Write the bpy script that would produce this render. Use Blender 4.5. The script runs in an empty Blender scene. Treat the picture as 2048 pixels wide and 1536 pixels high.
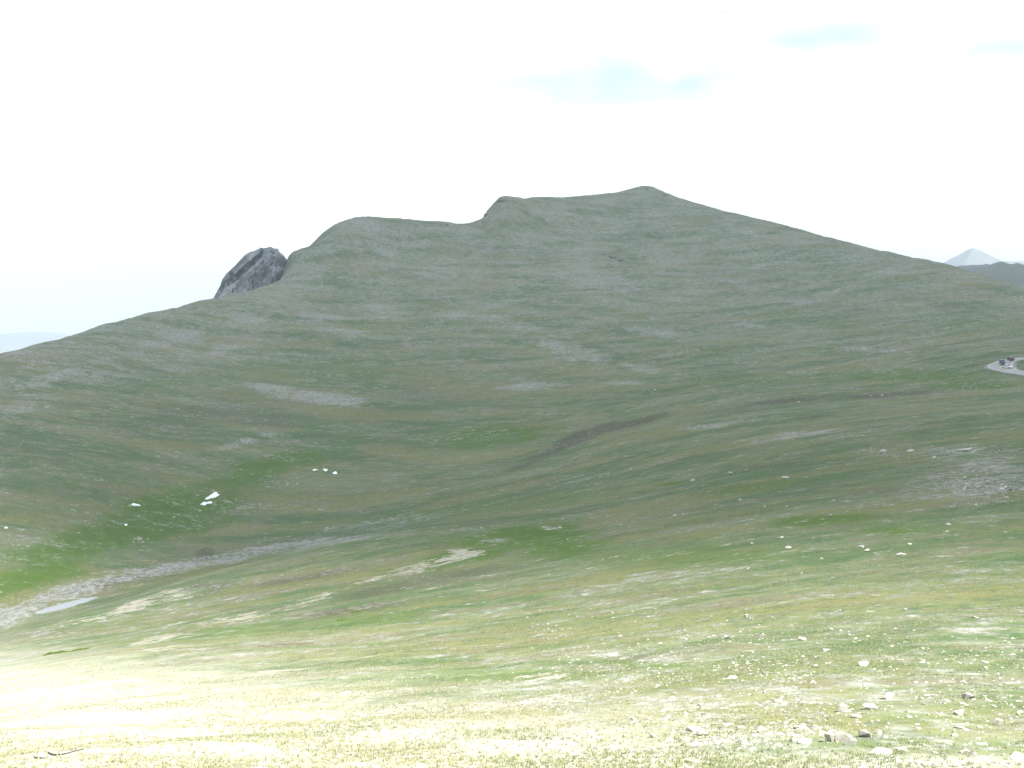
import bpy, bmesh, math, random
import numpy as np
from mathutils import Vector

random.seed(7)
rng = np.random.default_rng(7)
scene = bpy.context.scene
COL = scene.collection

# ------------------------------------------------------------------ camera
F, CX, CY = 2050.0, 1024.0, 768.0            # focal length / centre, in photograph pixels (2048 x 1536)
PITCH = -math.atan(178.0 / F)                 # the level horizon lies 178 px above the picture centre
cam_d = bpy.data.cameras.new('camera')
cam_d.sensor_width = 36.0
cam_d.lens = 36.0 * F / 2048.0
cam_d.clip_start = 0.1
cam_d.clip_end = 80000.0
cam = bpy.data.objects.new('camera', cam_d)
COL.objects.link(cam)
cam.location = (0, 0, 0)
cam.rotation_euler = (math.pi / 2 + PITCH, 0, 0)
scene.camera = cam

# ------------------------------------------------------------------ light
SUN_EL, SUN_AZ = math.radians(57), math.radians(132)      # azimuth clockwise from the view direction (+Y)
SUN = Vector((math.cos(SUN_EL) * math.sin(SUN_AZ), math.cos(SUN_EL) * math.cos(SUN_AZ), math.sin(SUN_EL)))
sun_d = bpy.data.lights.new('sun', 'SUN')
sun_d.energy = 5.0
sun_d.angle = math.radians(0.53)
sun_d.color = (1.0, 0.955, 0.87)
sun = bpy.data.objects.new('sun', sun_d)
COL.objects.link(sun)
sun.rotation_euler = (-SUN).to_track_quat('-Z', 'Y').to_euler()

scene.view_settings.view_transform = 'Standard'
scene.view_settings.look = 'None'
scene.view_settings.gamma = 1.0
scene.view_settings.use_curve_mapping = False
scene.view_settings.exposure = 1.75

scene.cycles.max_bounces = 5
scene.cycles.diffuse_bounces = 2
scene.cycles.glossy_bounces = 2
scene.cycles.transmission_bounces = 2
scene.cycles.volume_bounces = 0
scene.cycles.transparent_max_bounces = 8
scene.cycles.use_denoising = True

world = bpy.data.worlds.new('World')
scene.world = world
world.use_nodes = True


class NT:
    """small helper for building node trees"""
    def __init__(self, tree):
        self.t = tree
        tree.nodes.clear()

    def n(self, kind, **kw):
        nd = self.t.nodes.new(kind)
        ins = kw.pop('ins', {})
        for k, v in kw.items():
            setattr(nd, k, v)
        for k, v in ins.items():
            self.set(nd.inputs[k], v)
        return nd

    def set(self, sock, v):
        if isinstance(v, bpy.types.NodeSocket):
            self.t.links.new(v, sock)
        elif isinstance(v, bpy.types.Node):
            self.t.links.new(v.outputs[0], sock)
        elif isinstance(v, (tuple, list)) and sock.type == 'RGBA' and len(v) == 3:
            sock.default_value = (*v, 1.0)
        else:
            sock.default_value = v

    def math(self, op, a, b=None, clamp=False):
        nd = self.n('ShaderNodeMath', operation=op, use_clamp=clamp)
        self.set(nd.inputs[0], a)
        if b is not None:
            self.set(nd.inputs[1], b)
        return nd.outputs[0]

    def mix(self, fac, a, b, blend='MIX'):
        nd = self.n('ShaderNodeMix', data_type='RGBA', blend_type=blend)
        self.set(nd.inputs[0], fac)
        self.set(nd.inputs[6], a)
        self.set(nd.inputs[7], b)
        return nd.outputs[2]

    def noise(self, vec, scale, detail=4.0, rough=0.55, dist=0.0):
        nd = self.n('ShaderNodeTexNoise', ins={'Scale': scale, 'Detail': detail, 'Roughness': rough, 'Distortion': dist})
        self.t.links.new(vec, nd.inputs['Vector'])
        return nd.outputs[0]

    def ramp(self, fac, lo, hi):
        nd = self.n('ShaderNodeMapRange', interpolation_type='SMOOTHSTEP', clamp=True)
        self.set(nd.inputs[0], fac)
        self.set(nd.inputs[1], lo)
        self.set(nd.inputs[2], hi)
        return nd.outputs[0]

    def attr(self, name):
        return self.n('ShaderNodeAttribute', attribute_name=name)


def pix_dir(px, py):
    a, b = (px - CX) / F, (CY - py) / F
    c, s = math.cos(PITCH), math.sin(PITCH)
    return np.array([a, c - s * b, s + c * b])


# sky: clear Nishita air behind a broken sheet of bright white cloud
w = NT(world.node_tree)
tc = w.n('ShaderNodeTexCoord').outputs['Generated']
sky = w.n('ShaderNodeTexSky', sky_type='NISHITA', sun_disc=False, sun_elevation=SUN_EL, sun_rotation=SUN_AZ,
          altitude=3500.0, air_density=1.0, dust_density=1.0, ozone_density=1.0)
sep = w.n('ShaderNodeSeparateXYZ', ins={0: tc})
# cloud sheet seen in perspective: direction divided by its height
zc = w.math('MAXIMUM', w.math('ADD', sep.outputs[2], 0.06), 0.02)
cu = w.n('ShaderNodeCombineXYZ', ins={0: w.math('DIVIDE', sep.outputs[0], zc), 1: w.math('DIVIDE', sep.outputs[1], zc), 2: 0.37}).outputs[0]
cn = w.noise(cu, 0.62, 6.0, 0.55, 0.4)
gap = w.ramp(cn, 0.64, 0.78)


def sky_gap(px, py, rx, ry, warp):
    """an opening in the cloud around one direction of the sky (elliptic, frayed)"""
    d = pix_dir(px, py)
    d = d / np.linalg.norm(d)
    az0, el0 = math.atan2(d[0], d[1]), math.asin(d[2])
    az = w.math('ARCTAN2', sep.outputs[0], sep.outputs[1])
    da = w.math('DIVIDE', w.math('SUBTRACT', az, az0), rx / F)
    de = w.math('DIVIDE', w.math('SUBTRACT', sep.outputs[2], math.sin(el0)), ry / F)
    q = w.math('SQRT', w.math('ADD', w.math('MULTIPLY', da, da), w.math('MULTIPLY', de, de)))
    q = w.math('ADD', q, w.math('MULTIPLY', w.math('SUBTRACT', cn2, 0.5), warp))
    return w.math('SUBTRACT', 1.0, w.ramp(q, -0.35, 1.35))


st = w.n('ShaderNodeMapping', ins={'Vector': tc, 'Scale': (1.0, 1.0, 3.0)}).outputs[0]
cn2 = w.noise(st, 8.0, 6.0, 0.6)
for g in ((1090, 165, 270, 78, 2.0), (1255, 150, 270, 100, 2.0), (1390, 160, 200, 72, 2.2), (1600, 82, 150, 42, 2.0), (1700, 72, 150, 44, 2.2), (2050, 96, 190, 46, 2.0), (1370, 44, 90, 26, 2.2), (1440, 22, 70, 20, 2.2)):
    gap = w.math('MAXIMUM', gap, sky_gap(*g))
cloud_col = w.mix(cn, (3.7, 4.3, 4.65), (4.1, 4.55, 4.8))
veil = w.mix(0.88, sky.outputs[0], (2.75, 3.3, 3.3))            # thin bright veil in the openings
low_bright = w.math('SUBTRACT', 1.0, w.ramp(sep.outputs[2], 0.02, 0.45))      # the far cloud sheet is sunlit and packed by perspective
cloud_col = w.mix(low_bright, cloud_col, (5.6, 5.9, 6.1))
col = w.mix(gap, cloud_col, veil)
bg = w.n('ShaderNodeBackground', ins={'Color': col, 'Strength': 0.1})
w.n('ShaderNodeOutputWorld', ins={'Surface': bg.outputs[0]})


# ------------------------------------------------------------------ helpers
def vnoise(x, y, seed=0):
    """value noise on arrays, -1..1"""
    xi, yi = np.floor(x).astype(np.int64), np.floor(y).astype(np.int64)
    fx, fy = x - xi, y - yi
    fx = fx * fx * fx * (fx * (fx * 6 - 15) + 10)
    fy = fy * fy * fy * (fy * (fy * 6 - 15) + 10)

    def h(a, b):
        v = (a * 374761393 + b * 668265263 + seed * 1442695041) & 0xFFFFFFFF
        v = ((v ^ (v >> 13)) * 1274126177) & 0xFFFFFFFF
        v = ((v ^ (v >> 16)) * 2246822519) & 0xFFFFFFFF
        return (v & 0xFFFFFF) / float(0xFFFFFF) * 2 - 1
    return (h(xi, yi) * (1 - fx) * (1 - fy) + h(xi + 1, yi) * fx * (1 - fy)
            + h(xi, yi + 1) * (1 - fx) * fy + h(xi + 1, yi + 1) * fx * fy)


def fbm(x, y, octaves=4, seed=0, gain=0.5):
    s, a, t = np.zeros_like(x), 1.0, 0.0
    c, d = math.cos(0.7), math.sin(0.7)
    for k in range(octaves):
        s += a * vnoise(x, y, seed + 17 * k)
        t += a
        a *= gain
        x, y = (c * x - d * y) * 2.03 + 5.3, (d * x + c * y) * 2.03 - 1.7
    return s / t


def sstep(x, a, b):
    t = np.clip((x - a) / (b - a), 0, 1)
    return t * t * (3 - 2 * t)


def tag(o, label=None, cat=None, group=None, kind=None):
    if label: o['label'] = label
    if cat: o['category'] = cat
    if group: o['group'] = group
    if kind: o['kind'] = kind
    return o


def mesh_obj(name, verts, faces, mat, parent=None, smooth=False):
    me = bpy.data.meshes.new(name)
    me.from_pydata([tuple(v) for v in verts], [], faces)
    me.materials.append(mat)
    if smooth:
        me.polygons.foreach_set('use_smooth', [True] * len(me.polygons))
    me.update()
    o = bpy.data.objects.new(name, me)
    COL.objects.link(o)
    o.parent = parent
    return o


def fast_mesh(name, V, Fc, mat, smooth=True):
    """V (n,3) array, Fc (m,3|4) array"""
    me = bpy.data.meshes.new(name)
    k = Fc.shape[1]
    me.vertices.add(len(V))
    me.vertices.foreach_set('co', V.astype(np.float32).ravel())
    me.loops.add(Fc.size)
    me.loops.foreach_set('vertex_index', Fc.astype(np.int32).ravel())
    me.polygons.add(len(Fc))
    me.polygons.foreach_set('loop_start', np.arange(0, Fc.size, k, dtype=np.int32))
    me.polygons.foreach_set('loop_total', np.full(len(Fc), k, dtype=np.int32))
    me.polygons.foreach_set('use_smooth', np.full(len(Fc), smooth, dtype=bool))
    me.materials.append(mat)
    me.update(calc_edges=True)
    o = bpy.data.objects.new(name, me)
    COL.objects.link(o)
    return o


def set_attr(o, name, arr, domain='POINT'):
    a = o.data.attributes.new(name, 'FLOAT', domain)
    a.data.foreach_set('value', np.asarray(arr, dtype=np.float32))


def simple_mat(name, color, rough=0.7, metal=0.0, spec=0.5, var=0.0, scale=5.0):
    m = bpy.data.materials.new(name)
    m.use_nodes = True
    t = NT(m.node_tree)
    c = color
    if var:
        tcn = t.n('ShaderNodeTexCoord').outputs['Object']
        c = t.mix(t.noise(tcn, scale, 4.0), tuple(x * (1 - var) for x in color), tuple(min(1, x * (1 + var)) for x in color))
    b = t.n('ShaderNodeBsdfPrincipled', ins={'Base Color': c, 'Roughness': rough, 'Metallic': metal, 'Specular IOR Level': spec})
    t.n('ShaderNodeOutputMaterial', ins={'Surface': b.outputs[0]})
    return m


# ------------------------------------------------------------------ terrain heights
# (photo px, photo py, ground distance in metres) read off the photograph
CTRL = [
    # near slope below the camera
    (0, 1536, 27), (512, 1536, 25), (1024, 1536, 24), (1536, 1536, 24), (2048, 1536, 26),
    (0, 1450, 50), (512, 1440, 42), (1024, 1430, 38), (1536, 1430, 35), (2048, 1430, 36),
    (0, 1350, 105), (512, 1340, 78), (1024, 1320, 66), (1536, 1310, 54), (2048, 1310, 52),
    (0, 1275, 190), (300, 1260, 160), (512, 1240, 140), (1024, 1220, 104), (1536, 1210, 80), (2048, 1210, 72),
    (400, 1150, 235), (700, 1150, 180), (1024, 1120, 165), (1536, 1100, 125), (2048, 1100, 108),
    (800, 1060, 235), (1024, 1045, 220), (1150, 1045, 210), (1536, 1000, 190), (2048, 1000, 160),
    (1250, 960, 285), (1536, 900, 280), (1800, 900, 250), (2048, 900, 235),
    (1300, 860, 375), (1600, 830, 370), (1850, 820, 350), (2048, 815, 330),
    # valley line
    (-250, 1330, 240), (0, 1248, 258), (135, 1208, 262), (300, 1155, 276), (600, 1085, 305), (850, 990, 345), (1024, 920, 390), (1180, 872, 415), (1350, 830, 432), (1550, 797, 440),
    (1780, 786, 432), (1900, 777, 430), (2048, 770, 424), (2300, 768, 420),
    # mountain flank
    (-250, 1230, 285), (-250, 1000, 360), (-250, 850, 460), (0, 1150, 285), (0, 1050, 325), (0, 950, 375), (0, 850, 440), (0, 770, 520),
    (250, 1060, 330), (300, 960, 375), (300, 850, 455), (300, 740, 570), (350, 670, 680),
    (600, 990, 365), (600, 900, 425), (600, 800, 515), (600, 700, 640), (620, 600, 790), (640, 540, 860),
    (850, 880, 440), (850, 760, 560), (850, 640, 720), (850, 540, 860), (800, 480, 925),
    (1024, 830, 480), (1024, 720, 610), (1024, 620, 750), (1024, 530, 880), (960, 480, 935),
    (1230, 800, 490), (1230, 700, 630), (1230, 600, 770), (1215, 510, 900), (1230, 440, 1010), (1100, 440, 985),
    (1450, 770, 500), (1450, 680, 640), (1450, 590, 790), (1430, 500, 930),
    (1700, 740, 520), (1700, 660, 650), (1700, 580, 790), (1700, 525, 900),
    (1850, 745, 490), (1880, 660, 630), (1900, 590, 760),
    # road bench on the right
    (1960, 765, 438), (1960, 742, 470), (1960, 712, 515), (2048, 757, 447), (2048, 735, 474), (2048, 705, 520), (2120, 757, 447), (2120, 705, 520), (2048, 650, 620),
    (2300, 757, 447), (2300, 705, 525), (2300, 650, 640),
]
CREST = [(-250, 770, 540), (-120, 738, 575), (0, 708, 615), (50, 697, 630), (100, 684, 645), (200, 652, 690), (300, 627, 730), (400, 604, 775), (425, 600, 788), (500, 583, 815),
         (548, 566, 845), (575, 512, 905), (600, 497, 915), (617, 492, 920), (640, 472, 928), (670, 449, 940), (700, 438, 950), (725, 434, 955), (780, 437, 958),
         (830, 441, 960), (860, 444, 962), (890, 445, 963), (905, 448, 965), (930, 449, 967), (950, 446, 970),
         (966, 440, 975), (972, 426, 985), (985, 408, 992), (1003, 395, 1000), (1030, 397, 1012), (1060, 399, 1025), (1120, 395, 1050), (1180, 391, 1080), (1230, 385, 1105),
         (1265, 377, 1120), (1288, 373, 1130), (1310, 378, 1130), (1340, 391, 1125), (1390, 407, 1110), (1450, 423, 1085), (1530, 442, 1050),
         (1600, 459, 1015), (1700, 486, 970), (1790, 507, 935), (1880, 527, 900), (1960, 548, 860), (2048, 578, 815), (2150, 610, 780), (2300, 640, 760)]


def pt_at(px, py, r):
    d = pix_dir(px, py)
    return d * (r / math.hypot(d[0], d[1]))


cp = [pt_at(*c) for c in CTRL] + [pt_at(*c) for c in CREST]
for px, py, r in CREST:                      # the ground falls away behind the crest
    p = pt_at(px, py, r)
    u = p[:2] / np.linalg.norm(p[:2])
    left = px < 980
    for dr, dz in ((60, 5 if not left else 14), (180, 34 if not left else 70), (420, 90 if not left else 200)):
        if dr == 60 and 560 < px < 1010:
            dz = 10
        cp.append(np.array([*(u * (r + dr)), p[2] - dz]))
# under and behind the camera: the bank the photographer stands on
for r, z in ((0, -1.7), (5, -3.0), (10, -5.6), (16, -8.3)):
    for a in ((0,) if r == 0 else (-50, -25, 0, 25, 50)):
        cp.append(np.array([r * math.sin(math.radians(a)), r * math.cos(math.radians(a)), z]))
for r, a, z in ((12, 180, 1.0), (12, 110, -2.5), (12, -110, -3.0), (60, 180, 8), (60, 120, 0), (60, -120, -6), (60, 80, -14), (60, -80, -22),
                (250, 180, 14), (250, 110, -2), (250, -110, -20), (250, 70, -22), (250, -60, -75), (700, 180, -20), (700, 120, -30), (700, -120, -80), (700, 60, 5), (700, -55, -90)):
    cp.append(np.array([r * math.sin(math.radians(a)), r * math.cos(math.radians(a)), z]))
cp = np.array(cp)
S = 200.0


def tps_phi(d2):
    return 0.5 * d2 * np.log(np.maximum(d2, 1e-12))


X0 = cp[:, :2] / S
K = tps_phi(((X0[:, None] - X0[None]) ** 2).sum(-1)) + np.eye(len(cp)) * 1e-5
P = np.c_[np.ones(len(cp)), X0]
A = np.block([[K, P], [P.T, np.zeros((3, 3))]])
sol = np.linalg.solve(A, np.r_[cp[:, 2], np.zeros(3)])
WT, PT = sol[:-3], sol[-3:]


def tps(x, y):
    out = np.empty(len(x))
    for i in range(0, len(x), 20000):
        q = np.c_[x[i:i + 20000], y[i:i + 20000]] / S
        d2 = (q[:, 0:1] - X0[:, 0]) ** 2 + (q[:, 1:2] - X0[:, 1]) ** 2
        out[i:i + 20000] = tps_phi(d2) @ WT + PT[0] + q @ PT[1:]
    return out


POND_Z = float(pt_at(135, 1209, 260)[2])


def on_plane(px, py, z):
    d = pix_dir(px, py)
    return d * (z / d[2])


PA, PB = on_plane(82, 1224, POND_Z)[:2], on_plane(196, 1193, POND_Z)[:2]


def height(x, y):
    x, y = np.atleast_1d(np.asarray(x, float)), np.atleast_1d(np.asarray(y, float))
    r = np.hypot(x, y)
    az = np.degrees(np.arctan2(x, y))
    rc = np.minimum(r, 1500) / np.maximum(r, 1e-6)
    z = tps(x * rc, y * rc)
    # country beyond: low plains to the left, a high plateau to the right
    low = -330 - 130 * sstep(-az, -10, 25) + 40 * fbm(x / 1500, y / 1500, 4, 5) + 20 * fbm(x / 500, y / 500, 3, 6)
    low = low + 250 * sstep(np.abs(az), 60, 130)
    zfar = np.maximum(np.minimum(z, 60), -260)
    t = sstep(r, 1250, 3200)
    z = np.where(r > 1250, zfar * (1 - t) + low * t, z)
    z = np.where((r > 900) & (r <= 1250), np.maximum(z, -260), z)
    # the notch below the cliff step and the dip beside the crag
    apx = CX + F * np.tan(np.radians(np.clip(az, -60, 60)))
    cut = np.interp(apx, [560, 580, 600, 617, 640, 670, 720, 840, 890, 915, 930, 942, 950, 962, 968, 971, 975, 985, 1000],
                    [0, 3, 11, 12, 8, 3, 2.5, 2.5, 0.5, 2, 5, 7, 9, 13, 14, 11, 8, 4, 0])
    z = z - cut * r / F * np.where(apx < 800, sstep(r, 835, 905), sstep(r, 930, 972)) * (1 - sstep(r, 1200, 1300)) * (np.abs(az) < 60)
    # fine relief that grows with the scale of the landform
    amp = np.clip(r / 900, 0.02, 1.0)
    z = z + 1.5 * amp * fbm(x / 38, y / 38, 4, 1) + 0.5 * amp * fbm(x / 9, y / 9, 3, 2)
    # low ledges and shallow runnels drawn out along the flank, and broken rock along the crest
    z = z + 1.3 * sstep(r, 250, 520) * fbm(x / 62, y / 17, 4, 7) + 0.8 * sstep(r, 560, 800) * np.abs(fbm(x / 6, y / 6, 3, 8))
    z = z + np.clip((r - 12) / 30, 0, 1) * np.clip((260 - r) / 160, 0, 1) * (0.16 * fbm(x / 3.2, y / 3.2, 3, 3) + 0.20 * fbm(x / 11, y / 11, 2, 4))
    # the pool basin
    ab = PB - PA
    tt = np.clip(((x - PA[0]) * ab[0] + (y - PA[1]) * ab[1]) / (ab @ ab), 0, 1)
    dd = np.hypot(x - PA[0] - tt * ab[0], y - PA[1] - tt * ab[1])
    k = 1 - sstep(dd, 3.0, 13.0)
    wob = 1 + 0.35 * fbm(x / 3.0, y / 3.0, 3, 9)
    bowl = POND_Z - 0.14 * (1 - np.abs(2 * tt - 0.8) ** 2 / 1.5) + 0.05 * (dd * wob) ** 1.45
    z = z * (1 - k) + bowl * k
    return z


def height_g(x, y):
    """height of the built ground mesh (bilinear on its own grid)"""
    x, y = np.atleast_1d(np.asarray(x, float)), np.atleast_1d(np.asarray(y, float))
    r, a = np.hypot(x, y), np.degrees(np.arctan2(x, y))
    i = np.clip(np.searchsorted(rad, r) - 1, 0, NR - 2)
    j = np.clip(np.searchsorted(az, a) - 1, 0, NA - 2)
    fr_ = np.clip((r - rad[i]) / (rad[i + 1] - rad[i]), 0, 1)
    fa_ = np.clip((a - az[j]) / (az[j + 1] - az[j]), 0, 1)
    return (GZ[i, j] * (1 - fr_) * (1 - fa_) + GZ[i + 1, j] * fr_ * (1 - fa_) + GZ[i, j + 1] * (1 - fr_) * fa_ + GZ[i + 1, j + 1] * fr_ * fa_)


def ground_at(px, py, rmin=14.0, rmax=1150.0):
    """first hit of a photo ray with the ground"""
    d = pix_dir(px, py)
    d = d / math.hypot(d[0], d[1])
    r = np.geomspace(rmin, rmax, 420)
    f = height_g(d[0] * r, d[1] * r) - d[2] * r
    i = np.argmax(f > 0)
    if f[i] <= 0:
        return None
    a, b = r[max(i - 1, 0)], r[i]
    rr = np.linspace(a, b, 40)
    f = height_g(d[0] * rr, d[1] * rr) - d[2] * rr
    q = rr[np.argmax(f > 0)]
    return np.array([d[0] * q, d[1] * q, float(height_g(d[0] * q, d[1] * q)[0])])


def project(x, y, z):
    c, s = math.cos(PITCH), math.sin(PITCH)
    fw = np.maximum(y * c + z * s, 1e-3)
    return CX + F * x / fw, CY - F * (-y * s + z * c) / fw


# ------------------------------------------------------------------ ground materials
def ground_material():
    m = bpy.data.materials.new('alpine_tundra')
    m.use_nodes = True
    t = NT(m.node_tree)
    co = t.n('ShaderNodeTexCoord').outputs['Object']
    # wind and creeping soil draw the cover out into stripes along the slope
    cs = t.n('ShaderNodeMapping', ins={'Vector': co, 'Scale': (0.36, 1.0, 0.0)}).outputs[0]
    n_big = t.noise(cs, 1 / 55, 4, 0.6, 0.3)
    n_mid = t.noise(cs, 1 / 14, 4, 0.62, 0.2)
    n_sm = t.noise(t.n('ShaderNodeMapping', ins={'Vector': co, 'Scale': (0.6, 1.0, 0.3)}).outputs[0], 1 / 3.2, 3, 0.7)
    n_fine = t.noise(co, 1 / 0.6, 3, 0.7)
    n_spk = t.noise(co, 1 / 1.5, 2, 0.7)
    n_grit = t.noise(co, 1 / 0.12, 2, 0.7)
    mix1 = t.math('ADD', t.math('MULTIPLY', n_big, 0.35), t.math('ADD', t.math('MULTIPLY', n_mid, 0.35), t.math('MULTIPLY', n_sm, 0.30)))
    turf = t.mix(t.ramp(mix1, 0.42, 0.58), (0.054, 0.100, 0.034), (0.138, 0.158, 0.074))
    turf = t.mix(t.math('MULTIPLY', t.ramp(t.noise(cs, 1 / 26, 4, 0.65, 0.4), 0.47, 0.60), 0.75), turf, (0.162, 0.152, 0.056))
    # russet sedge and moss flecks
    turf = t.mix(t.math('MULTIPLY', t.ramp(t.noise(cs, 1 / 7.0, 4, 0.72, 0.3), 0.50, 0.62), 0.7), turf, (0.130, 0.108, 0.070))
    turf = t.mix(t.math('MULTIPLY', t.ramp(n_spk, 0.46, 0.64), 0.6), turf, (0.042, 0.076, 0.036))
    turf = t.mix(t.math('MULTIPLY', t.ramp(n_fine, 0.48, 0.66), 0.6), turf, (0.155, 0.158, 0.096))
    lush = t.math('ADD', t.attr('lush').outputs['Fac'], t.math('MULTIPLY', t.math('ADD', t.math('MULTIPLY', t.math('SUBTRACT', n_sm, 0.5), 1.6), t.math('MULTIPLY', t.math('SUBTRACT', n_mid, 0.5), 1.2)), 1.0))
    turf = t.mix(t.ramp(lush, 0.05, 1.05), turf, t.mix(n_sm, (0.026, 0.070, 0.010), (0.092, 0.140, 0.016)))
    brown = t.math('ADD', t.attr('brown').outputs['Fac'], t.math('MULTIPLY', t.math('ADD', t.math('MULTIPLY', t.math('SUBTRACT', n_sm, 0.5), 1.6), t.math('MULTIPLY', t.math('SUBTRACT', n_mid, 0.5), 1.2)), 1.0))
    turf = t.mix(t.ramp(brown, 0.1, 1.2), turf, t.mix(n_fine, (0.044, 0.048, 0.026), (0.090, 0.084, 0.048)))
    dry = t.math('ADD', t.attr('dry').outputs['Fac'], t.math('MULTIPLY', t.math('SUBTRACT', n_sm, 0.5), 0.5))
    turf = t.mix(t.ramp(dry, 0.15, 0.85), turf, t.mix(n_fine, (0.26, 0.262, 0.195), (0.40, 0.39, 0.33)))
    tan = t.math('ADD', t.attr('tan').outputs['Fac'], t.math('MULTIPLY', t.math('SUBTRACT', n_sm, 0.5), 3.4))
    tan = t.math('ADD', tan, t.math('ADD', t.math('MULTIPLY', t.math('SUBTRACT', n_spk, 0.5), 2.6), t.math('MULTIPLY', t.math('SUBTRACT', n_fine, 0.5), 1.6)))
    turf = t.mix(t.ramp(tan, 0.62, 1.15), turf, t.mix(n_fine, (0.25, 0.228, 0.180), (0.35, 0.325, 0.270)))
    # frost-shattered gravel showing through the turf
    gv = t.math('ADD', t.attr('gravel').outputs['Fac'],
                t.math('ADD', t.math('MULTIPLY', t.math('SUBTRACT', n_mid, 0.5), 1.9), t.math('MULTIPLY', t.math('SUBTRACT', n_sm, 0.5), 1.7)))
    gv = t.math('ADD', gv, t.math('MULTIPLY', t.math('SUBTRACT', n_fine, 0.5), 0.9))
    stone = t.mix(t.ramp(t.math('ADD', t.math('MULTIPLY', n_fine, 0.5), t.math('MULTIPLY', n_spk, 0.5)), 0.40, 0.60), (0.150, 0.150, 0.146), (0.305, 0.298, 0.284))
    stone = t.mix(t.math('MULTIPLY', t.ramp(n_grit, 0.45, 0.75), 0.6), stone, (0.36, 0.345, 0.32))
    col_ = t.mix(t.math('MULTIPLY', t.ramp(t.math('ADD', gv, t.math('MULTIPLY', t.math('SUBTRACT', n_spk, 0.5), 2.2)), 0.10, 1.35), 0.9), turf, stone)
    # single pale pebbles
    vor = t.n('ShaderNodeTexVoronoi', feature='F1', ins={'Scale': 2.6, 'Randomness': 1.0})
    t.t.links.new(co, vor.inputs['Vector'])
    rnd = t.n('ShaderNodeSeparateColor', ins={0: vor.outputs['Color']}).outputs[0]
    peb = t.math('MULTIPLY', t.math('LESS_THAN', vor.outputs['Distance'], t.math('MULTIPLY', rnd, 0.26)),
                 t.math('LESS_THAN', rnd, t.math('ADD', 0.01, t.math('MULTIPLY', t.attr('pebble').outputs['Fac'], 0.22))))
    col_ = t.mix(peb, col_, t.mix(n_grit, (0.32, 0.30, 0.27), (0.50, 0.48, 0.43)))
    col_ = t.mix(t.math('MULTIPLY', t.ramp(n_grit, 0.35, 0.7), 0.35), col_, t.mix(0.5, col_, (0.05, 0.06, 0.03)))
    hgt = t.math('ADD', t.math('MULTIPLY', n_fine, 0.10), t.math('ADD', t.math('MULTIPLY', n_sm, 0.45), t.math('MULTIPLY', n_grit, 0.03)))
    bump = t.n('ShaderNodeBump', ins={'Strength': 0.55, 'Distance': 1.0, 'Height': hgt})
    b = t.n('ShaderNodeBsdfPrincipled', ins={'Base Color': col_, 'Roughness': 0.95, 'Specular IOR Level': 0.1, 'Normal': bump.outputs[0]})
    t.n('ShaderNodeOutputMaterial', ins={'Surface': b.outputs[0]})
    return m


MAT_GROUND = ground_material()

# ------------------------------------------------------------------ the ground sheet and the mountain (one height field)
az = np.concatenate([np.linspace(-180, -42, 50)[:-1], np.linspace(-42, -29, 40)[:-1], np.linspace(-29, 29, 720)[:-1],
                     np.linspace(29, 42, 40)[:-1], np.linspace(42, 180, 50)[:-1]])
rad = np.concatenate([[0.8, 2, 4, 7, 10], np.geomspace(13, 236, 270)[:-1], np.linspace(236, 288, 90)[:-1], np.geomspace(288, 420, 50)[:-1], np.geomspace(420, 1180, 300)[:-1], np.geomspace(1180, 1700, 40)[:-1], np.geomspace(1700, 13000, 60)])
NA, NR = len(az), len(rad)
RR, AA = np.meshgrid(rad, np.radians(az), indexing='ij')
gx, gy = (RR * np.sin(AA)).ravel(), (RR * np.cos(AA)).ravel()
gz = height(gx, gy)
GZ = gz.reshape(NR, NA)
V = np.c_[gx, gy, gz]
idx = np.arange(NR * NA).reshape(NR, NA)
nx = np.roll(idx, -1, axis=1)
quads = np.stack([idx[:-1], nx[:-1], nx[1:], idx[1:]], -1).reshape(-1, 4)[:, ::-1]
# smooth normals of the whole field, so that the split below leaves no visible seam
fn = np.cross(V[quads[:, 2]] - V[quads[:, 0]], V[quads[:, 3]] - V[quads[:, 1]])
VN = np.zeros_like(V)
for k in range(4):
    np.add.at(VN, quads[:, k], fn)
VN /= np.linalg.norm(VN, axis=1, keepdims=True) + 1e-12

# ground cover, with hollow shade and sun glare painted in: soft patches read off the photograph, kept as attributes of the ground
ppx, ppy = project(gx, gy, gz)
wn = 0.5 * fbm(gx / 30, gy / 30, 4, 31) + 0.5 * fbm(gx / 7, gy / 7, 3, 32)
MASK = {k: np.zeros(len(V)) for k in ('gravel', 'lush', 'brown', 'dry', 'tan', 'pebble')}
r_all = np.hypot(gx, gy)
infront = (np.abs(np.degrees(np.arctan2(gx, gy))) < 40)


def patch(kind, px, py, rx, ry, ang, s=1.0):
    a = math.radians(ang)
    u = (ppx - px) * math.cos(a) + (ppy - py) * math.sin(a)
    v = -(ppx - px) * math.sin(a) + (ppy - py) * math.cos(a)
    q = np.sqrt((u / rx) ** 2 + (v / ry) ** 2) + 1.1 * wn
    k = (1 - sstep(q, 0.1, 1.5)) * s * infront
    MASK[kind] = np.maximum(MASK[kind], k)


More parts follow.
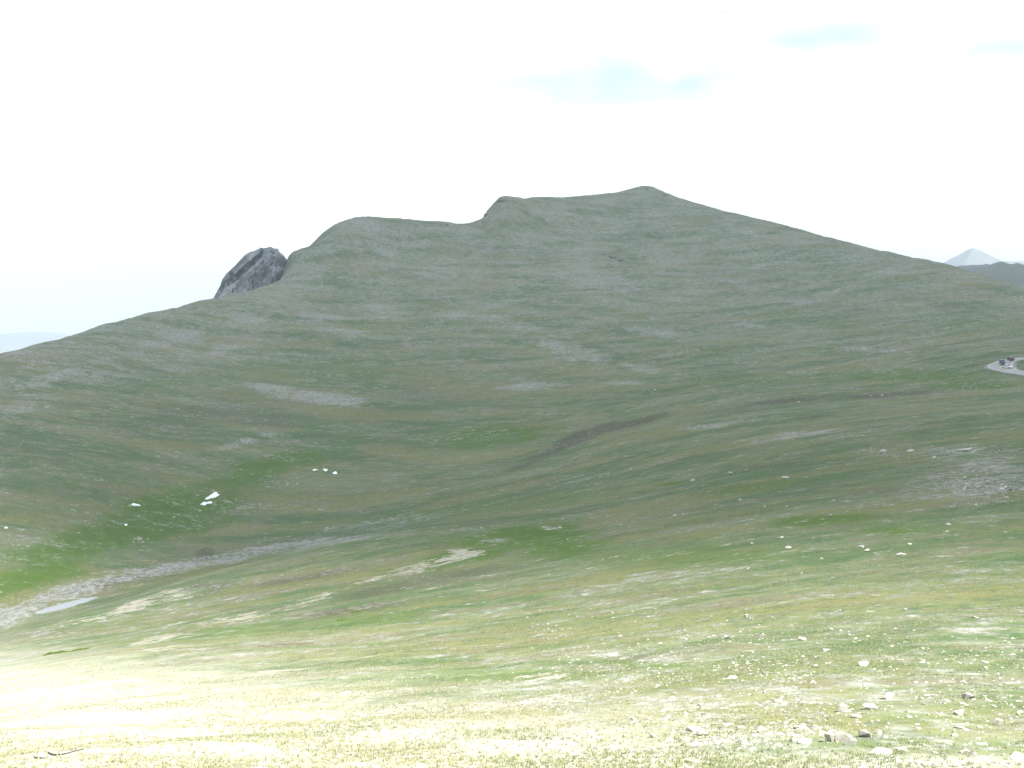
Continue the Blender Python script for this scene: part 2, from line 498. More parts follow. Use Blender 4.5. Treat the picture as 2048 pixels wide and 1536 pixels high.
up = sstep(ppy, 900, 480)
MASK['gravel'] += infront * (0.10 + 0.54 * up + 0.20 * sstep(ppx, 900, 0) * sstep(ppy, 950, 700))
MASK['gravel'] += infront * (0.14 * sstep(ppy, 1120, 1300) + 0.10 * sstep(ppx, 1200, 1700) * sstep(ppy, 1250, 1400))
MASK['gravel'] += np.where(~infront, 0.2, 0)
for a in ((660, 632, 70, 14, 0), (780, 620, 70, 20, 0), (690, 662, 60, 8, 4), (850, 548, 90, 14, -4), (940, 632, 110, 13, 4), (1160, 705, 120, 24, 14), (1270, 735, 60, 10, 12),
          (620, 792, 110, 11, 4), (540, 772, 50, 7, 4), (690, 806, 50, 6, 2), (1050, 650, 90, 14, 8), (1290, 660, 90, 10, 10), (960, 505, 60, 16, -24), (1012, 495, 34, 8, 34), (1330, 528, 70, 8, 14),
          (1470, 565, 70, 8, 16), (1250, 492, 80, 8, 12), (1590, 602, 50, 9, 10), (130, 745, 130, 20, -16), (50, 810, 90, 24, -10), (320, 685, 150, 18, -14), (450, 700, 60, 14, -12),
          (470, 890, 70, 9, -14), (1180, 560, 150, 40, 10), (60, 695, 90, 12, -16), (1350, 600, 80, 14, 10), (750, 470, 110, 40, 0), (930, 465, 60, 16, 0), (1120, 430, 130, 20, 4),
          (1300, 395, 50, 16, 12), (1480, 460, 120, 12, 16), (500, 640, 80, 10, -14), (1050, 770, 80, 12, 0), (1240, 765, 60, 8, 0), (1500, 650, 60, 8, 8),
          (1600, 870, 120, 9, -6), (1420, 850, 100, 7, -8), (1750, 700, 130, 10, 4), (200, 640, 200, 10, -16)):
    patch('gravel', *a, 0.90)
for a in ((520, 1105, 190, 11, -9), (640, 1085, 90, 8, -7), (300, 1145, 190, 12, -10), (130, 1186, 160, 19, -15), (20, 1232, 80, 20, -18), (-60, 1262, 90, 20, -16), (1000, 1080, 40, 6, -4)):
    patch('gravel', *a, 1.05)
for a in ((1960, 975, 110, 40, -8, 0.9), (1850, 985, 90, 16, -6, 0.6), (1900, 900, 100, 14, -2, 0.6), (1770, 905, 70, 10, 0, 0.5), (1980, 1130, 110, 16, -6, 0.45), (1700, 1000, 260, 22, 0, 0.34),
          (1250, 1060, 60, 12, -6, 0.4), (1450, 1150, 300, 24, -2, 0.30), (1250, 1210, 200, 20, -2, 0.42), (1000, 1230, 200, 12, -2, 0.4), (760, 1050, 120, 12, -8, 0.45), (1650, 1250, 350, 30, 3, 0.32),
          (1250, 1310, 110, 12, 4, 0.8), (1400, 1270, 90, 9, -3, 0.6), (900, 1310, 60, 10, -6, 0.7), (1030, 1330, 60, 10, 0, 0.6), (1100, 1375, 220, 12, 0, 0.55),
          (1350, 1400, 260, 16, 2, 0.5), (1750, 1400, 360, 90, 3, 0.40), (1900, 1330, 260, 110, 0, 0.46), (1980, 1250, 160, 60, 0, 0.42), (1500, 1460, 200, 26, 2, 0.62), (1050, 1460, 500, 50, 0, 0.52), (1300, 1480, 240, 30, 0, 0.6)):
    patch('gravel', *a)
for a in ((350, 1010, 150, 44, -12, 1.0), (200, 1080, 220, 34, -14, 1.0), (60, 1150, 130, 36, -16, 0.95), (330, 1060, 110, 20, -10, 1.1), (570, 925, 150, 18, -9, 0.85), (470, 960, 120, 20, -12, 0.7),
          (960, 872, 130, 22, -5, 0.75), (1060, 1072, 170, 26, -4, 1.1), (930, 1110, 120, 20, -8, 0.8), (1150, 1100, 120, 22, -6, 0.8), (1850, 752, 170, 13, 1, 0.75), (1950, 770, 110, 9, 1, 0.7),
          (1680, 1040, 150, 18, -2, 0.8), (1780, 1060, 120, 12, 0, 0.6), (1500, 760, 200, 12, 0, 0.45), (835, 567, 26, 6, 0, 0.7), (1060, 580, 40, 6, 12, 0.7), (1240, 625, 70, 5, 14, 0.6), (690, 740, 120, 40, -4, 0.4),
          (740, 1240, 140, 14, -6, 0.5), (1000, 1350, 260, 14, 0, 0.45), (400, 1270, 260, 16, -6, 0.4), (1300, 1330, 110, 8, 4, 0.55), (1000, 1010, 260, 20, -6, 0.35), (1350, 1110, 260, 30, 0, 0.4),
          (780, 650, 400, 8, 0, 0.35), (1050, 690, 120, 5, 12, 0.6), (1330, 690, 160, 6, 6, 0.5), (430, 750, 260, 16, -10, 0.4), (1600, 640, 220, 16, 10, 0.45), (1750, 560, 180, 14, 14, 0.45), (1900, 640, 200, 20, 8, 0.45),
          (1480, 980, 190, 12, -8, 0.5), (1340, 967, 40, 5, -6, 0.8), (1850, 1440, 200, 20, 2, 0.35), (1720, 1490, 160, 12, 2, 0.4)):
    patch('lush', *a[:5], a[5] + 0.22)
for a in ((1130, 890, 130, 14, -24, 1.1), (1060, 925, 60, 10, -20, 1.0), (1260, 848, 90, 8, -14, 1.0), (1560, 803, 160, 6, -5, 1.0), (1460, 818, 80, 6, -8, 0.8), (1730, 792, 90, 5, -3, 0.9), (1830, 786, 70, 4, -2, 0.9), (1620, 835, 60, 3, -6, 0.8),  # leading entries darken the valley hollow, painting in its shade
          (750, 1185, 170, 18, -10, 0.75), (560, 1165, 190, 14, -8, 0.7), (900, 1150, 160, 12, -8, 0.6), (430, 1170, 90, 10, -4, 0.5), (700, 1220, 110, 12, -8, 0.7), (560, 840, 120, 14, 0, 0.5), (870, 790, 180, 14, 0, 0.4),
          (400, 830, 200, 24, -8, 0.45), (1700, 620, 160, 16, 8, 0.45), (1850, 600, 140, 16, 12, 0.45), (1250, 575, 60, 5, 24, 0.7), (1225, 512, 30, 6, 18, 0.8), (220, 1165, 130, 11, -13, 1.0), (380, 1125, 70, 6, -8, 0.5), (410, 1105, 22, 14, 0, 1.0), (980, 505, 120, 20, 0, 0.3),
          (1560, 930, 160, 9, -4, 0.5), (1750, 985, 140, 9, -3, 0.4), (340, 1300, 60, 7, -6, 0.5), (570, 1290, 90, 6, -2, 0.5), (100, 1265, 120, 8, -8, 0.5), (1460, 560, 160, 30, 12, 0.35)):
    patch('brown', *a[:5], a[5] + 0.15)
for a in ((275, 1210, 62, 14, -18, 1.0), (355, 1190, 46, 14, -8, 1.0), (470, 1238, 110, 9, -12, 0.9), (620, 1200, 90, 8, -12, 0.8), (925, 1104, 40, 8, 0, 0.9), (890, 1120, 40, 7, -6, 0.8), (820, 1137, 80, 10, -10, 0.8),
          (740, 1160, 60, 8, -12, 0.6), (320, 1278, 60, 8, -12, 0.8), (330, 1300, 90, 8, -4, 0.6), (550, 1345, 110, 8, -4, 0.7), (620, 1395, 90, 8, -8, 0.8), (200, 1390, 120, 8, -2, 0.6), (1095, 1055, 26, 5, 0, 0.7),
          (1410, 1350, 34, 7, 0, 0.8), (1240, 1312, 60, 8, 6, 0.7), (1100, 1352, 90, 6, 0, 0.6), (1935, 900, 40, 7, -4, 0.8), (180, 1240, 90, 6, -10, 0.7)):
    patch('tan', *a[:5], a[5] + 0.25)
MASK['dry'] += infront * (0.12 + 0.75 * sstep(ppy + 0.08 * (600 - ppx), 1270, 1510) * (0.45 + 0.55 * sstep(ppx, 900, 300)) * sstep(ppx, 1600, 900) + 0.14 * sstep(ppy, 1150, 1330) + 0.36 * sstep(ppy, 1500, 1525) + 0.22 * sstep(ppy, 1390, 1470) * sstep(ppx, 1900, 1300))  # dry turf; the pale lower left also paints in sun glare
MASK['dry'] += np.where(~infront, 0.15, 0)
MASK['pebble'] += infront * (0.05 + 0.35 * sstep(ppy, 1150, 1330) + 0.35 * sstep(ppy, 1330, 1440)) * sstep(ppx, -200, 700)
for a in ((1960, 975, 110, 40, -8, 1.0), (1900, 900, 100, 14, -2, 0.8), (130, 1180, 160, 22, -15, 0.6), (1750, 1400, 330, 70, 3, 0.9), (1300, 1470, 240, 30, 0, 0.9)):
    patch('pebble', *a)

# the mountain is everything beyond the valley line
vl = np.array([pt_at(*c)[:2] for c in CTRL if (c[0], c[1]) in {(-250, 1330), (0, 1248), (135, 1208), (300, 1155), (600, 1085), (850, 990), (1024, 920), (1180, 872), (1350, 830), (1550, 797), (1780, 786), (1900, 777), (2048, 770), (2300, 768)}])
vaz = np.degrees(np.arctan2(vl[:, 0], vl[:, 1]))
vr = np.hypot(vl[:, 0], vl[:, 1]) + 6
o_ = np.argsort(vaz)
fc = V[quads].mean(1)
faz, fr = np.degrees(np.arctan2(fc[:, 0], fc[:, 1])), np.hypot(fc[:, 0], fc[:, 1])
is_mt = (faz > vaz.min()) & (faz < vaz.max()) & (fr > np.interp(faz, vaz[o_], vr[o_])) & (fr < 1700)


def sub_sheet(name, sel):
    q = quads[sel]
    used, inv = np.unique(q, return_inverse=True)
    o = fast_mesh(name, V[used], inv.reshape(-1, 4), MAT_GROUND)
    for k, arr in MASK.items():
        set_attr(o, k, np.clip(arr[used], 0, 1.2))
    o.data.normals_split_custom_set_from_vertices(VN[used].astype(np.float32))
    tag(o, kind='structure')
    return o


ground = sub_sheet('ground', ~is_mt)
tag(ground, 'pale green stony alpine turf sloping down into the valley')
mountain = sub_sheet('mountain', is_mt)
tag(mountain, 'broad rounded green and grey mountain in cloud shade')
print('terrain', len(V), 'verts', gz.min(), gz.max())

# ------------------------------------------------------------------ rock materials
def rock_material(name, dark, mid, light, scale=6.0, lichen=0.3, bumpd=0.04, slant=False):
    m = bpy.data.materials.new(name)
    m.use_nodes = True
    t = NT(m.node_tree)
    co = t.n('ShaderNodeTexCoord').outputs['Object']
    rnd = t.n('ShaderNodeObjectInfo').outputs['Random']
    a = t.noise(co, scale, 6, 0.65, 0.3)
    c = t.mix(t.ramp(a, 0.35, 0.65), dark, light)
    c = t.mix(t.math('MULTIPLY', t.ramp(t.noise(co, scale * 0.5, 4, 0.6), 0.52, 0.62), lichen), c, mid)
    c = t.mix(t.math('MULTIPLY', t.ramp(t.noise(co, scale * 4, 4, 0.7), 0.55, 0.75), 0.5), c, tuple(x * 0.5 for x in dark))
    if slant:                                       # tilted bedding: dark clefts and pale slabs in slanting bands
        r1 = t.n('ShaderNodeMapping', ins={'Vector': co, 'Rotation': (0, math.radians(50), 0)}).outputs[0]
        r2 = t.n('ShaderNodeMapping', ins={'Vector': r1, 'Scale': (0.22, 0.5, 1.0)}).outputs[0]
        c = t.mix(t.ramp(t.noise(r2, 0.16, 4, 0.6), 0.42, 0.60), tuple(x * 0.72 for x in dark), c)
    c = t.mix(0.2 if slant else 0.5, c, t.mix(rnd, tuple(x * 0.75 for x in mid), light))
    bump = t.n('ShaderNodeBump', ins={'Strength': 0.6, 'Distance': bumpd, 'Height': t.noise(co, scale * 2, 6, 0.7)})
    b = t.n('ShaderNodeBsdfPrincipled', ins={'Base Color': c, 'Roughness': 0.9, 'Specular IOR Level': 0.2, 'Normal': bump.outputs[0]})
    t.n('ShaderNodeOutputMaterial', ins={'Surface': b.outputs[0]})
    return m


MAT_STONE = rock_material('pale_granite', (0.27, 0.25, 0.22), (0.33, 0.31, 0.27), (0.50, 0.47, 0.42), 7.0, 0.4)
MAT_GREYSTONE = rock_material('grey_granite', (0.16, 0.155, 0.15), (0.22, 0.21, 0.19), (0.32, 0.31, 0.29), 7.0, 0.4)
MAT_CRAG = rock_material('crag_rock', (0.18, 0.195, 0.225), (0.30, 0.265, 0.245), (0.38, 0.39, 0.41), 0.09, 0.6, 2.0, True)


# ------------------------------------------------------------------ crag standing behind the left shoulder
def crag():
    outline = [(395, 640), (425, 600), (431, 588), (441, 570), (444, 560), (452, 548), (470, 531), (490, 509), (502, 503), (508, 502), (522, 495), (526, 497), (542, 493),
               (548, 497), (557, 497), (558, 503), (566, 509), (572, 517), (590, 540), (640, 600)]
    ox = np.array([p[0] for p in outline], float)
    oy = np.array([p[1] for p in outline], float)
    R0 = 905.0
    nu, nv = 170, 110
    pxs = np.linspace(395, 640, nu)
    pys = np.interp(pxs, ox, oy)
    base_d = np.array([pix_dir(p, q) for p, q in zip(pxs, pys)])
    top = base_d * (R0 / np.hypot(base_d[:, 0], base_d[:, 1]))[:, None]
    Vc = np.zeros((nu, nv, 3))
    v = np.linspace(-1, 1, nv)                     # depth through the crag, -1 faces the valley
    U, W = np.meshgrid(np.arange(nu), v, indexing='ij')
    dirs = top[:, :2] / np.linalg.norm(top[:, :2], axis=1)[:, None]
    depth = 46.0
    sx = np.linspace(0, 73, nu)[:, None] + 0 * W
    sy = W * depth
    prof = np.where(W < 0, 1 - np.abs(W) ** 1.5, 1 - np.abs(W) ** 2.0)
    topz = top[:, 2][:, None]
    floor = -55.0
    z = floor + (topz - floor) * prof
    # slanting slabs and clefts
    s1 = sx * 0.75 - (z * 0.75) * 0.85 + sy * 0.25
    rid = np.abs(fbm((s1 / 9).ravel(), (sy / 26).ravel(), 4, 71)).reshape(nu, nv)
    slab = fbm((s1 / 4.2).ravel(), (z / 17).ravel(), 4, 72).reshape(nu, nv)
    edge = np.clip(np.abs(W) * 6, 0.12, 1)
    off = (rid * 11 + slab * 4.5 - 3) * edge
    crack = np.exp(-((s1 - 3.0) / 2.4) ** 2) * 8 + np.exp(-((s1 + 16) / 1.6) ** 2) * 6 + np.exp(-((s1 - 24) / 2.0) ** 2) * 6
    off = off + crack * edge
    blk = fbm((sx / 5.5 + z / 14).ravel(), (z / 6.0 - sx / 12).ravel(), 3, 74).reshape(nu, nv)
    off = off + edge * 3.2 * np.round(blk * 3.2) / 1.6
    z = z - np.where(np.abs(W) < 0.10, 0, off * 0.4)
    z = z + 0.7 * fbm((sx / 2.2).ravel(), (sy / 2.2).ravel(), 3, 73).reshape(nu, nv) * (np.abs(W) > 0.03)
    rr = sy + off * np.where(W < 0, 1.0, -1.0)
    Vc[..., 0] = top[:, 0][:, None] + dirs[:, 0][:, None] * rr
    Vc[..., 1] = top[:, 1][:, None] + dirs[:, 1][:, None] * rr
    Vc[..., 2] = z
    ii = np.arange(nu * nv).reshape(nu, nv)
    q = np.stack([ii[:-1, :-1], ii[1:, :-1], ii[1:, 1:], ii[:-1, 1:]], -1).reshape(-1, 4)
    VV = Vc.reshape(-1, 3)
    o = fast_mesh('crag', VV, q, MAT_CRAG, smooth=False)
    return tag(o, 'grey slabby rock crag jutting up behind the left shoulder of the mountain', kind='structure')


crag()

# ------------------------------------------------------------------ far hills on the right and the pale peak
MAT_FARHILL = rock_material('far_tundra', (0.085, 0.095, 0.07), (0.10, 0.09, 0.07), (0.15, 0.15, 0.12), 0.02, 0.5, 4.0)
MAT_FARPEAK = rock_material('far_peak_scree', (0.09, 0.10, 0.11), (0.12, 0.12, 0.11), (0.16, 0.16, 0.165), 0.004, 0.5, 10.0)


def far_hill(name, label, outline, R, depth, floor, mat, rough, seed, nu=150, nv=60, round_=1.6):
    ox = np.array([p[0] for p in outline], float)
    oy = np.array([p[1] for p in outline], float)
    pxs = np.linspace(ox[0], ox[-1], nu)
    pys = np.interp(pxs, ox, oy)
    d = np.array([pix_dir(p, q) for p, q in zip(pxs, pys)])
    top = d * (R / np.hypot(d[:, 0], d[:, 1]))[:, None]
    dirs = top[:, :2] / np.linalg.norm(top[:, :2], axis=1)[:, None]
    W = np.linspace(-1, 1, nv)[None, :] + np.zeros((nu, 1))
    prof = 1 - np.abs(W) ** round_
    X = top[:, 0][:, None] + dirs[:, 0][:, None] * W * depth
    Y = top[:, 1][:, None] + dirs[:, 1][:, None] * W * depth
    s = rough
    # spurs wander sideways as they run down, instead of dropping straight along the line of sight
    wv = fbm((X / (s * 9)).ravel(), (Y / (s * 9)).ravel(), 3, seed + 5).reshape(nu, nv)
    pw = pxs[:, None] + np.abs(W) * (wv * 90 + 40 * np.sin(W * 3 + seed))
    tz = np.interp(pw.ravel(), pxs, top[:, 2]).reshape(nu, nv)
    z = floor + (tz - floor) * prof
    z = z - s * np.clip(np.abs(W) * 5, 0, 1) * np.abs(fbm((X / (s * 7)).ravel(), (Y / (s * 12)).ravel(), 4, seed).reshape(nu, nv))
    z = z + 0.25 * s * fbm((X / (s * 1.2)).ravel(), (Y / (s * 1.2)).ravel(), 3, seed + 1).reshape(nu, nv)
    ii = np.arange(nu * nv).reshape(nu, nv)
    q = np.stack([ii[:-1, :-1], ii[1:, :-1], ii[1:, 1:], ii[:-1, 1:]], -1).reshape(-1, 4)
    o = fast_mesh(name, np.c_[X.ravel(), Y.ravel(), z.ravel()], q, mat)
    return tag(o, label, kind='structure')


far_hill('hill', 'dark hill with rocky knobs on the right behind the mountain',
         [(1840, 600), (1880, 560), (1920, 543), (1950, 538), (1975, 535), (1988, 527), (2000, 522), (2008, 525), (2016, 529), (2026, 529), (2032, 526), (2040, 528), (2050, 533), (2090, 536), (2130, 528), (2200, 540), (2330, 575)],
         2300, 700, -260, MAT_FARHILL, 14, 91)
far_hill('hill', 'low pale green ridge below the distant peak',
         [(1830, 575), (1880, 545), (1915, 533), (1950, 528), (1985, 529), (2020, 530), (2100, 526), (2200, 540), (2330, 570)],
         3600, 800, -300, MAT_FARHILL, 18, 93)
far_hill('distant_peak', 'pale blue cone shaped peak far off on the right skyline',
         [(1720, 590), (1800, 560), (1850, 543), (1888, 524), (1905, 515), (1925, 505), (1937, 497), (1945, 493), (1952, 496), (1965, 502), (1985, 512), (2003, 520), (2030, 523), (2060, 521), (2120, 527), (2220, 545), (2400, 590)],
         6400, 1500, -420, MAT_FARPEAK, 50, 95)
far_hill('distant_ridge', 'faint hazy ridge lowest on the left skyline',
         [(-500, 640), (-350, 652), (-200, 655), (-80, 660), (0, 668), (60, 664), (120, 666), (170, 671), (260, 672), (400, 680), (520, 700)],
         11200, 1500, -520, MAT_FARPEAK, 60, 97)


# ------------------------------------------------------------------ road on the bench at the right
def road():
    def mat_road():
        m = bpy.data.materials.new('worn_asphalt')
        m.use_nodes = True
        t = NT(m.node_tree)
        co = t.n('ShaderNodeTexCoord').outputs['Object']
        c = t.mix(t.noise(co, 0.25, 5, 0.6), (0.24, 0.235, 0.24), (0.32, 0.31, 0.315))
        c = t.mix(t.math('MULTIPLY', t.noise(co, 9, 3, 0.6), 0.3), c, (0.12, 0.12, 0.12))
        b = t.n('ShaderNodeBsdfPrincipled', ins={'Base Color': c, 'Roughness': 0.75})
        t.n('ShaderNodeOutputMaterial', ins={'Surface': b.outputs[0]})
        return m
    ctr = [(2400, 703), (2250, 706), (2140, 710), (2080, 713.5), (2048, 716.5), (2026, 719), (2010, 722.5), (2000, 727), (1997, 731), (1999, 735), (2006, 739), (2020, 743), (2048, 748.5), (2080, 753), (2140, 758), (2250, 762), (2400, 764)]
    pts = np.array([ground_at(px, py, 380, 640) for px, py in ctr])
    # dense, smoothed centre line
    s = np.r_[0, np.cumsum(np.linalg.norm(np.diff(pts[:, :2], axis=0), axis=1))]
    sd = np.linspace(0, s[-1], 220)
    cx, cy = np.interp(sd, s, pts[:, 0]), np.interp(sd, s, pts[:, 1])
    for _ in range(60):
        cx[1:-1] = (cx[:-2] + cx[2:] + 2 * cx[1:-1]) / 4
        cy[1:-1] = (cy[:-2] + cy[2:] + 2 * cy[1:-1]) / 4
    tx, ty = np.gradient(cx), np.gradient(cy)
    ln = np.hypot(tx, ty)
    nxv, nyv = -ty / ln, tx / ln
    px_c, _ = project(cx, cy, height_g(cx, cy))
    half = 3.5 + 1.5 * np.exp(-((px_c - 1998) / 14.0) ** 2)     # wider where cars pull out on the bend

    def strip(name, offs, mat, lift, par=None, thick=0.0):
        rows = []
        for o in offs:
            ox = cx + nxv * (o if np.isscalar(o) else o)
            oy = cy + nyv * o
            rows.append(np.c_[ox, oy, height_g(ox, oy) + lift])
        R = np.array(rows)
        n, k = R.shape[1], R.shape[0]
        ii = np.arange(n * k).reshape(k, n)
        q = np.stack([ii[:-1, :-1], ii[:-1, 1:], ii[1:, 1:], ii[1:, :-1]], -1).reshape(-1, 4)
        ob = fast_mesh(name, R.reshape(-1, 3), q[:, ::-1], mat)
        ob.parent = par
        return ob
    shoulder = strip('road_shoulder', [half * f * 1.22 for f in np.linspace(-1, 1, 15)], simple_mat('gravel_shoulder', (0.20, 0.185, 0.16), 0.95, var=0.3, scale=1.5), 0.10)
    tag(shoulder, 'gravel shoulder along the curving road', kind='structure')
    rd = strip('road', [half * f for f in np.linspace(-1, 1, 15)], mat_road(), 0.22)
    tag(rd, 'pale grey asphalt road curving round a hairpin at the right edge', kind='structure')
    white = simple_mat('white_road_paint', (0.7, 0.7, 0.68), 0.6)
    yellow = simple_mat('yellow_road_paint', (0.55, 0.38, 0.06), 0.6)
    strip('edge_line', [half * -0.90, half * -0.90 + 0.14], white, 0.235, rd)
    strip('edge_line', [half * 0.90 - 0.14, half * 0.90], white, 0.235, rd)
    strip('centre_line', [half * 0 - 0.2, half * 0 - 0.06], yellow, 0.235, rd)
    strip('centre_line', [half * 0 + 0.06, half * 0 + 0.2], yellow, 0.235, rd)


road()

# ------------------------------------------------------------------ cars
MAT_TYRE = simple_mat('tyre_rubber', (0.02, 0.02, 0.02), 0.85)
MAT_RIM = simple_mat('alloy_rim', (0.5, 0.5, 0.5), 0.35, 0.9)
MAT_GLASS = simple_mat('car_glass', (0.02, 0.025, 0.03), 0.08, 0.0, 0.8)
MAT_LAMP = simple_mat('lamp_glass', (0.75, 0.75, 0.72), 0.15)
MAT_TAIL = simple_mat('tail_lamp_red', (0.35, 0.02, 0.02), 0.2)
MAT_TRIM = simple_mat('black_trim', (0.03, 0.03, 0.03), 0.5)


def car(label, paint, p, heading, length, width, hgt, suv):
    """x forward, parts of their own under an Empty on the road"""
    root = bpy.data.objects.new('car', None)
    COL.objects.link(root)
    root.location = p
    # rest on the sloping road
    hx, hy = math.cos(heading), math.sin(heading)
    n = Vector((float(height_g(p[0] - 2, p[1])[0] - height_g(p[0] + 2, p[1])[0]) / 4, float(height_g(p[0], p[1] - 2)[0] - height_g(p[0], p[1] + 2)[0]) / 4, 1)).normalized()
    fwd = Vector((hx, hy, 0))
    fwd = (fwd - n * fwd.dot(n)).normalized()
    side = n.cross(fwd)
    from mathutils import Matrix
    root.rotation_euler = Matrix((fwd, side, n)).transposed().to_euler()
    tag(root, label, 'car', 'cars on the hairpin bend')
    L, Wd, H = length / 2, width / 2, hgt
    bel = 0.55 * H if not suv else 0.58 * H
    g = 0.20 if not suv else 0.28
    # side profile of the lower body: x, z
    prof = [(-L, g + 0.12), (-L + 0.05, bel - 0.05), (-L + 0.12, bel + 0.02), (0.35 * L, bel), (0.95 * L, bel - 0.16), (L, bel - 0.28), (L - 0.02, g + 0.1), (L - 0.15, g), (-L + 0.15, g)]

    def loft(name, prof2, ws, mat, par=root):
        n_ = len(prof2)
        vs = []
        for sgn in (-1, 1):
            for (x, z), w_ in zip(prof2, ws):
                vs.append((x, sgn * w_, z))
        fs = [list(range(n_))[::-1], list(range(n_, 2 * n_))]
        for i in range(n_):
            j = (i + 1) % n_
            fs.append((i, j, n_ + j, n_ + i))
        o = mesh_obj(name, vs, fs, mat, par)
        bm = bmesh.new()
        bm.from_mesh(o.data)
        bmesh.ops.recalc_face_normals(bm, faces=bm.faces)
        bmesh.ops.bevel(bm, geom=list(bm.edges), offset=0.035, segments=2, affect='EDGES')
        bm.to_mesh(o.data)
        bm.free()
        return o
    loft('body', prof, [Wd] * len(prof), paint)
    rx0, rx1 = (-0.92 * L, 0.42 * L) if suv else (-0.72 * L, 0.45 * L)
    tx0, tx1 = (-0.80 * L, 0.10 * L) if suv else (-0.42 * L, 0.10 * L)
    cab = [(rx0, bel - 0.02), (tx0, H - 0.03), ((tx0 + tx1) / 2, H), (tx1, H - 0.04), (rx1, bel - 0.02)]
    cabin = loft('cabin', cab, [Wd - 0.04, Wd - 0.2, Wd - 0.2, Wd - 0.2, Wd - 0.04], paint)

    def quad(name, pts, mat, par, off):
        a, b_, c_ = (Vector(q) for q in pts[:3])
        nn = (b_ - a).cross(c_ - a).normalized() * off
        o = mesh_obj(name, [Vector(q) + nn for q in pts] + [Vector(q) - nn * 0.2 for q in pts], [(0, 1, 2, 3), (7, 6, 5, 4), (0, 4, 5, 1), (1, 5, 6, 2), (2, 6, 7, 3), (3, 7, 4, 0)], mat, par)
        return o

    def lerp(a, b_, t):
        return tuple(x * (1 - t) + y * t for x, y in zip(a, b_))
    for sgn in (-1, 1):
        b0, b1 = (rx0, sgn * (Wd - 0.04), bel), (rx1, sgn * (Wd - 0.04), bel)
        t0, t1 = (tx0, sgn * (Wd - 0.2), H - 0.05), (tx1, sgn * (Wd - 0.2), H - 0.05)
        for u0, u1 in ((0.08, 0.46), (0.52, 0.92)):
            bb0, bb1 = lerp(lerp(b0, b1, u0), lerp(t0, t1, u0), 0.12), lerp(lerp(b0, b1, u1), lerp(t0, t1, u1), 0.12)
            tt0, tt1 = lerp(lerp(b0, b1, u0), lerp(t0, t1, u0), 0.86), lerp(lerp(b0, b1, u1), lerp(t0, t1, u1), 0.86)
            q = [bb0, bb1, tt1, tt0]
            quad('side_window', q if sgn < 0 else q[::-1], MAT_GLASS, cabin, 0.012)
    for nm, xb, xt, d in (('windscreen', rx1, tx1, 1), ('rear_window', rx0, tx0, -1)):
        w0, w1 = Wd - 0.10, Wd - 0.24
        pb = lambda y, f: (xb * (1 - f) + xt * f, y, (bel) * (1 - f) + (H - 0.04) * f)
        q = [pb(-w0, 0.12), pb(w0, 0.12), pb(w1, 0.9), pb(-w1, 0.9)]
        quad(nm, q if d > 0 else q[::-1], MAT_GLASS, cabin, 0.014)
    for sgn in (-1, 1):
        quad('headlight', [(L, sgn * (Wd - 0.28) - 0.17, bel - 0.42), (L, sgn * (Wd - 0.28) + 0.17, bel - 0.42), (L - 0.02, sgn * (Wd - 0.28) + 0.17, bel - 0.28), (L - 0.02, sgn * (Wd - 0.28) - 0.17, bel - 0.28)], MAT_LAMP, root, 0.02)
        quad('tail_light', [(-L, sgn * (Wd - 0.2) + 0.12, bel - 0.36), (-L, sgn * (Wd - 0.2) - 0.12, bel - 0.36), (-L, sgn * (Wd - 0.2) - 0.12, bel - 0.1), (-L, sgn * (Wd - 0.2) + 0.12, bel - 0.1)], MAT_TAIL, root, 0.06)
    quad('front_bumper', [(L, -Wd + 0.1, g + 0.05), (L, Wd - 0.1, g + 0.05), (L, Wd - 0.1, g + 0.2), (L, -Wd + 0.1, g + 0.2)], MAT_TRIM, root, 0.03)
    quad('rear_bumper', [(-L, Wd - 0.1, g + 0.1), (-L, -Wd + 0.1, g + 0.1), (-L, -Wd + 0.1, g + 0.28), (-L, Wd - 0.1, g + 0.28)], MAT_TRIM, root, 0.05)
    rw = 0.33 if not suv else 0.38
    for x in (-0.62 * L, 0.62 * L):
        for sgn in (-1, 1):
            def disc(name, r0, ywid, y0, mat, par):
                n_ = 20
                vs = [(x + r0 * math.cos(2 * math.pi * i / n_), y0 + dy, rw + r0 * math.sin(2 * math.pi * i / n_)) for dy in (-ywid / 2, ywid / 2) for i in range(n_)]
                fs = [list(range(n_)), list(range(n_, 2 * n_))[::-1]] + [(i, n_ + i, n_ + (i + 1) % n_, (i + 1) % n_) for i in range(n_)]
                return mesh_obj(name, vs, fs, mat, par)
            wh = disc('tyre', rw, 0.22, sgn * (Wd - 0.1), MAT_TYRE, root)
            disc('rim', rw * 0.62, 0.02, sgn * (Wd + 0.015), MAT_RIM, wh)
    return root


def road_spot(px, py):
    p = ground_at(px, py, 380, 640)
    p[2] = float(height_g(p[0], p[1])[0]) + 0.225
    return p


car('dark sport utility car with pale roof edge, largest on the hairpin bend', simple_mat('dark_slate_paint', (0.035, 0.035, 0.06), 0.3, 0.3), road_spot(2005, 729), math.radians(-108), 4.8, 1.95, 1.9, True)
car('silver white low car on the near side of the hairpin bend', simple_mat('silver_white_paint', (0.62, 0.63, 0.66), 0.3, 0.2), road_spot(2014, 737), math.radians(-52), 4.5, 1.8, 1.42, False)
car('dark maroon car farthest up the road beyond the bend', simple_mat('maroon_paint', (0.09, 0.03, 0.05), 0.3, 0.2), road_spot(2021.5, 721), math.radians(80), 4.4, 1.8, 1.6, True)

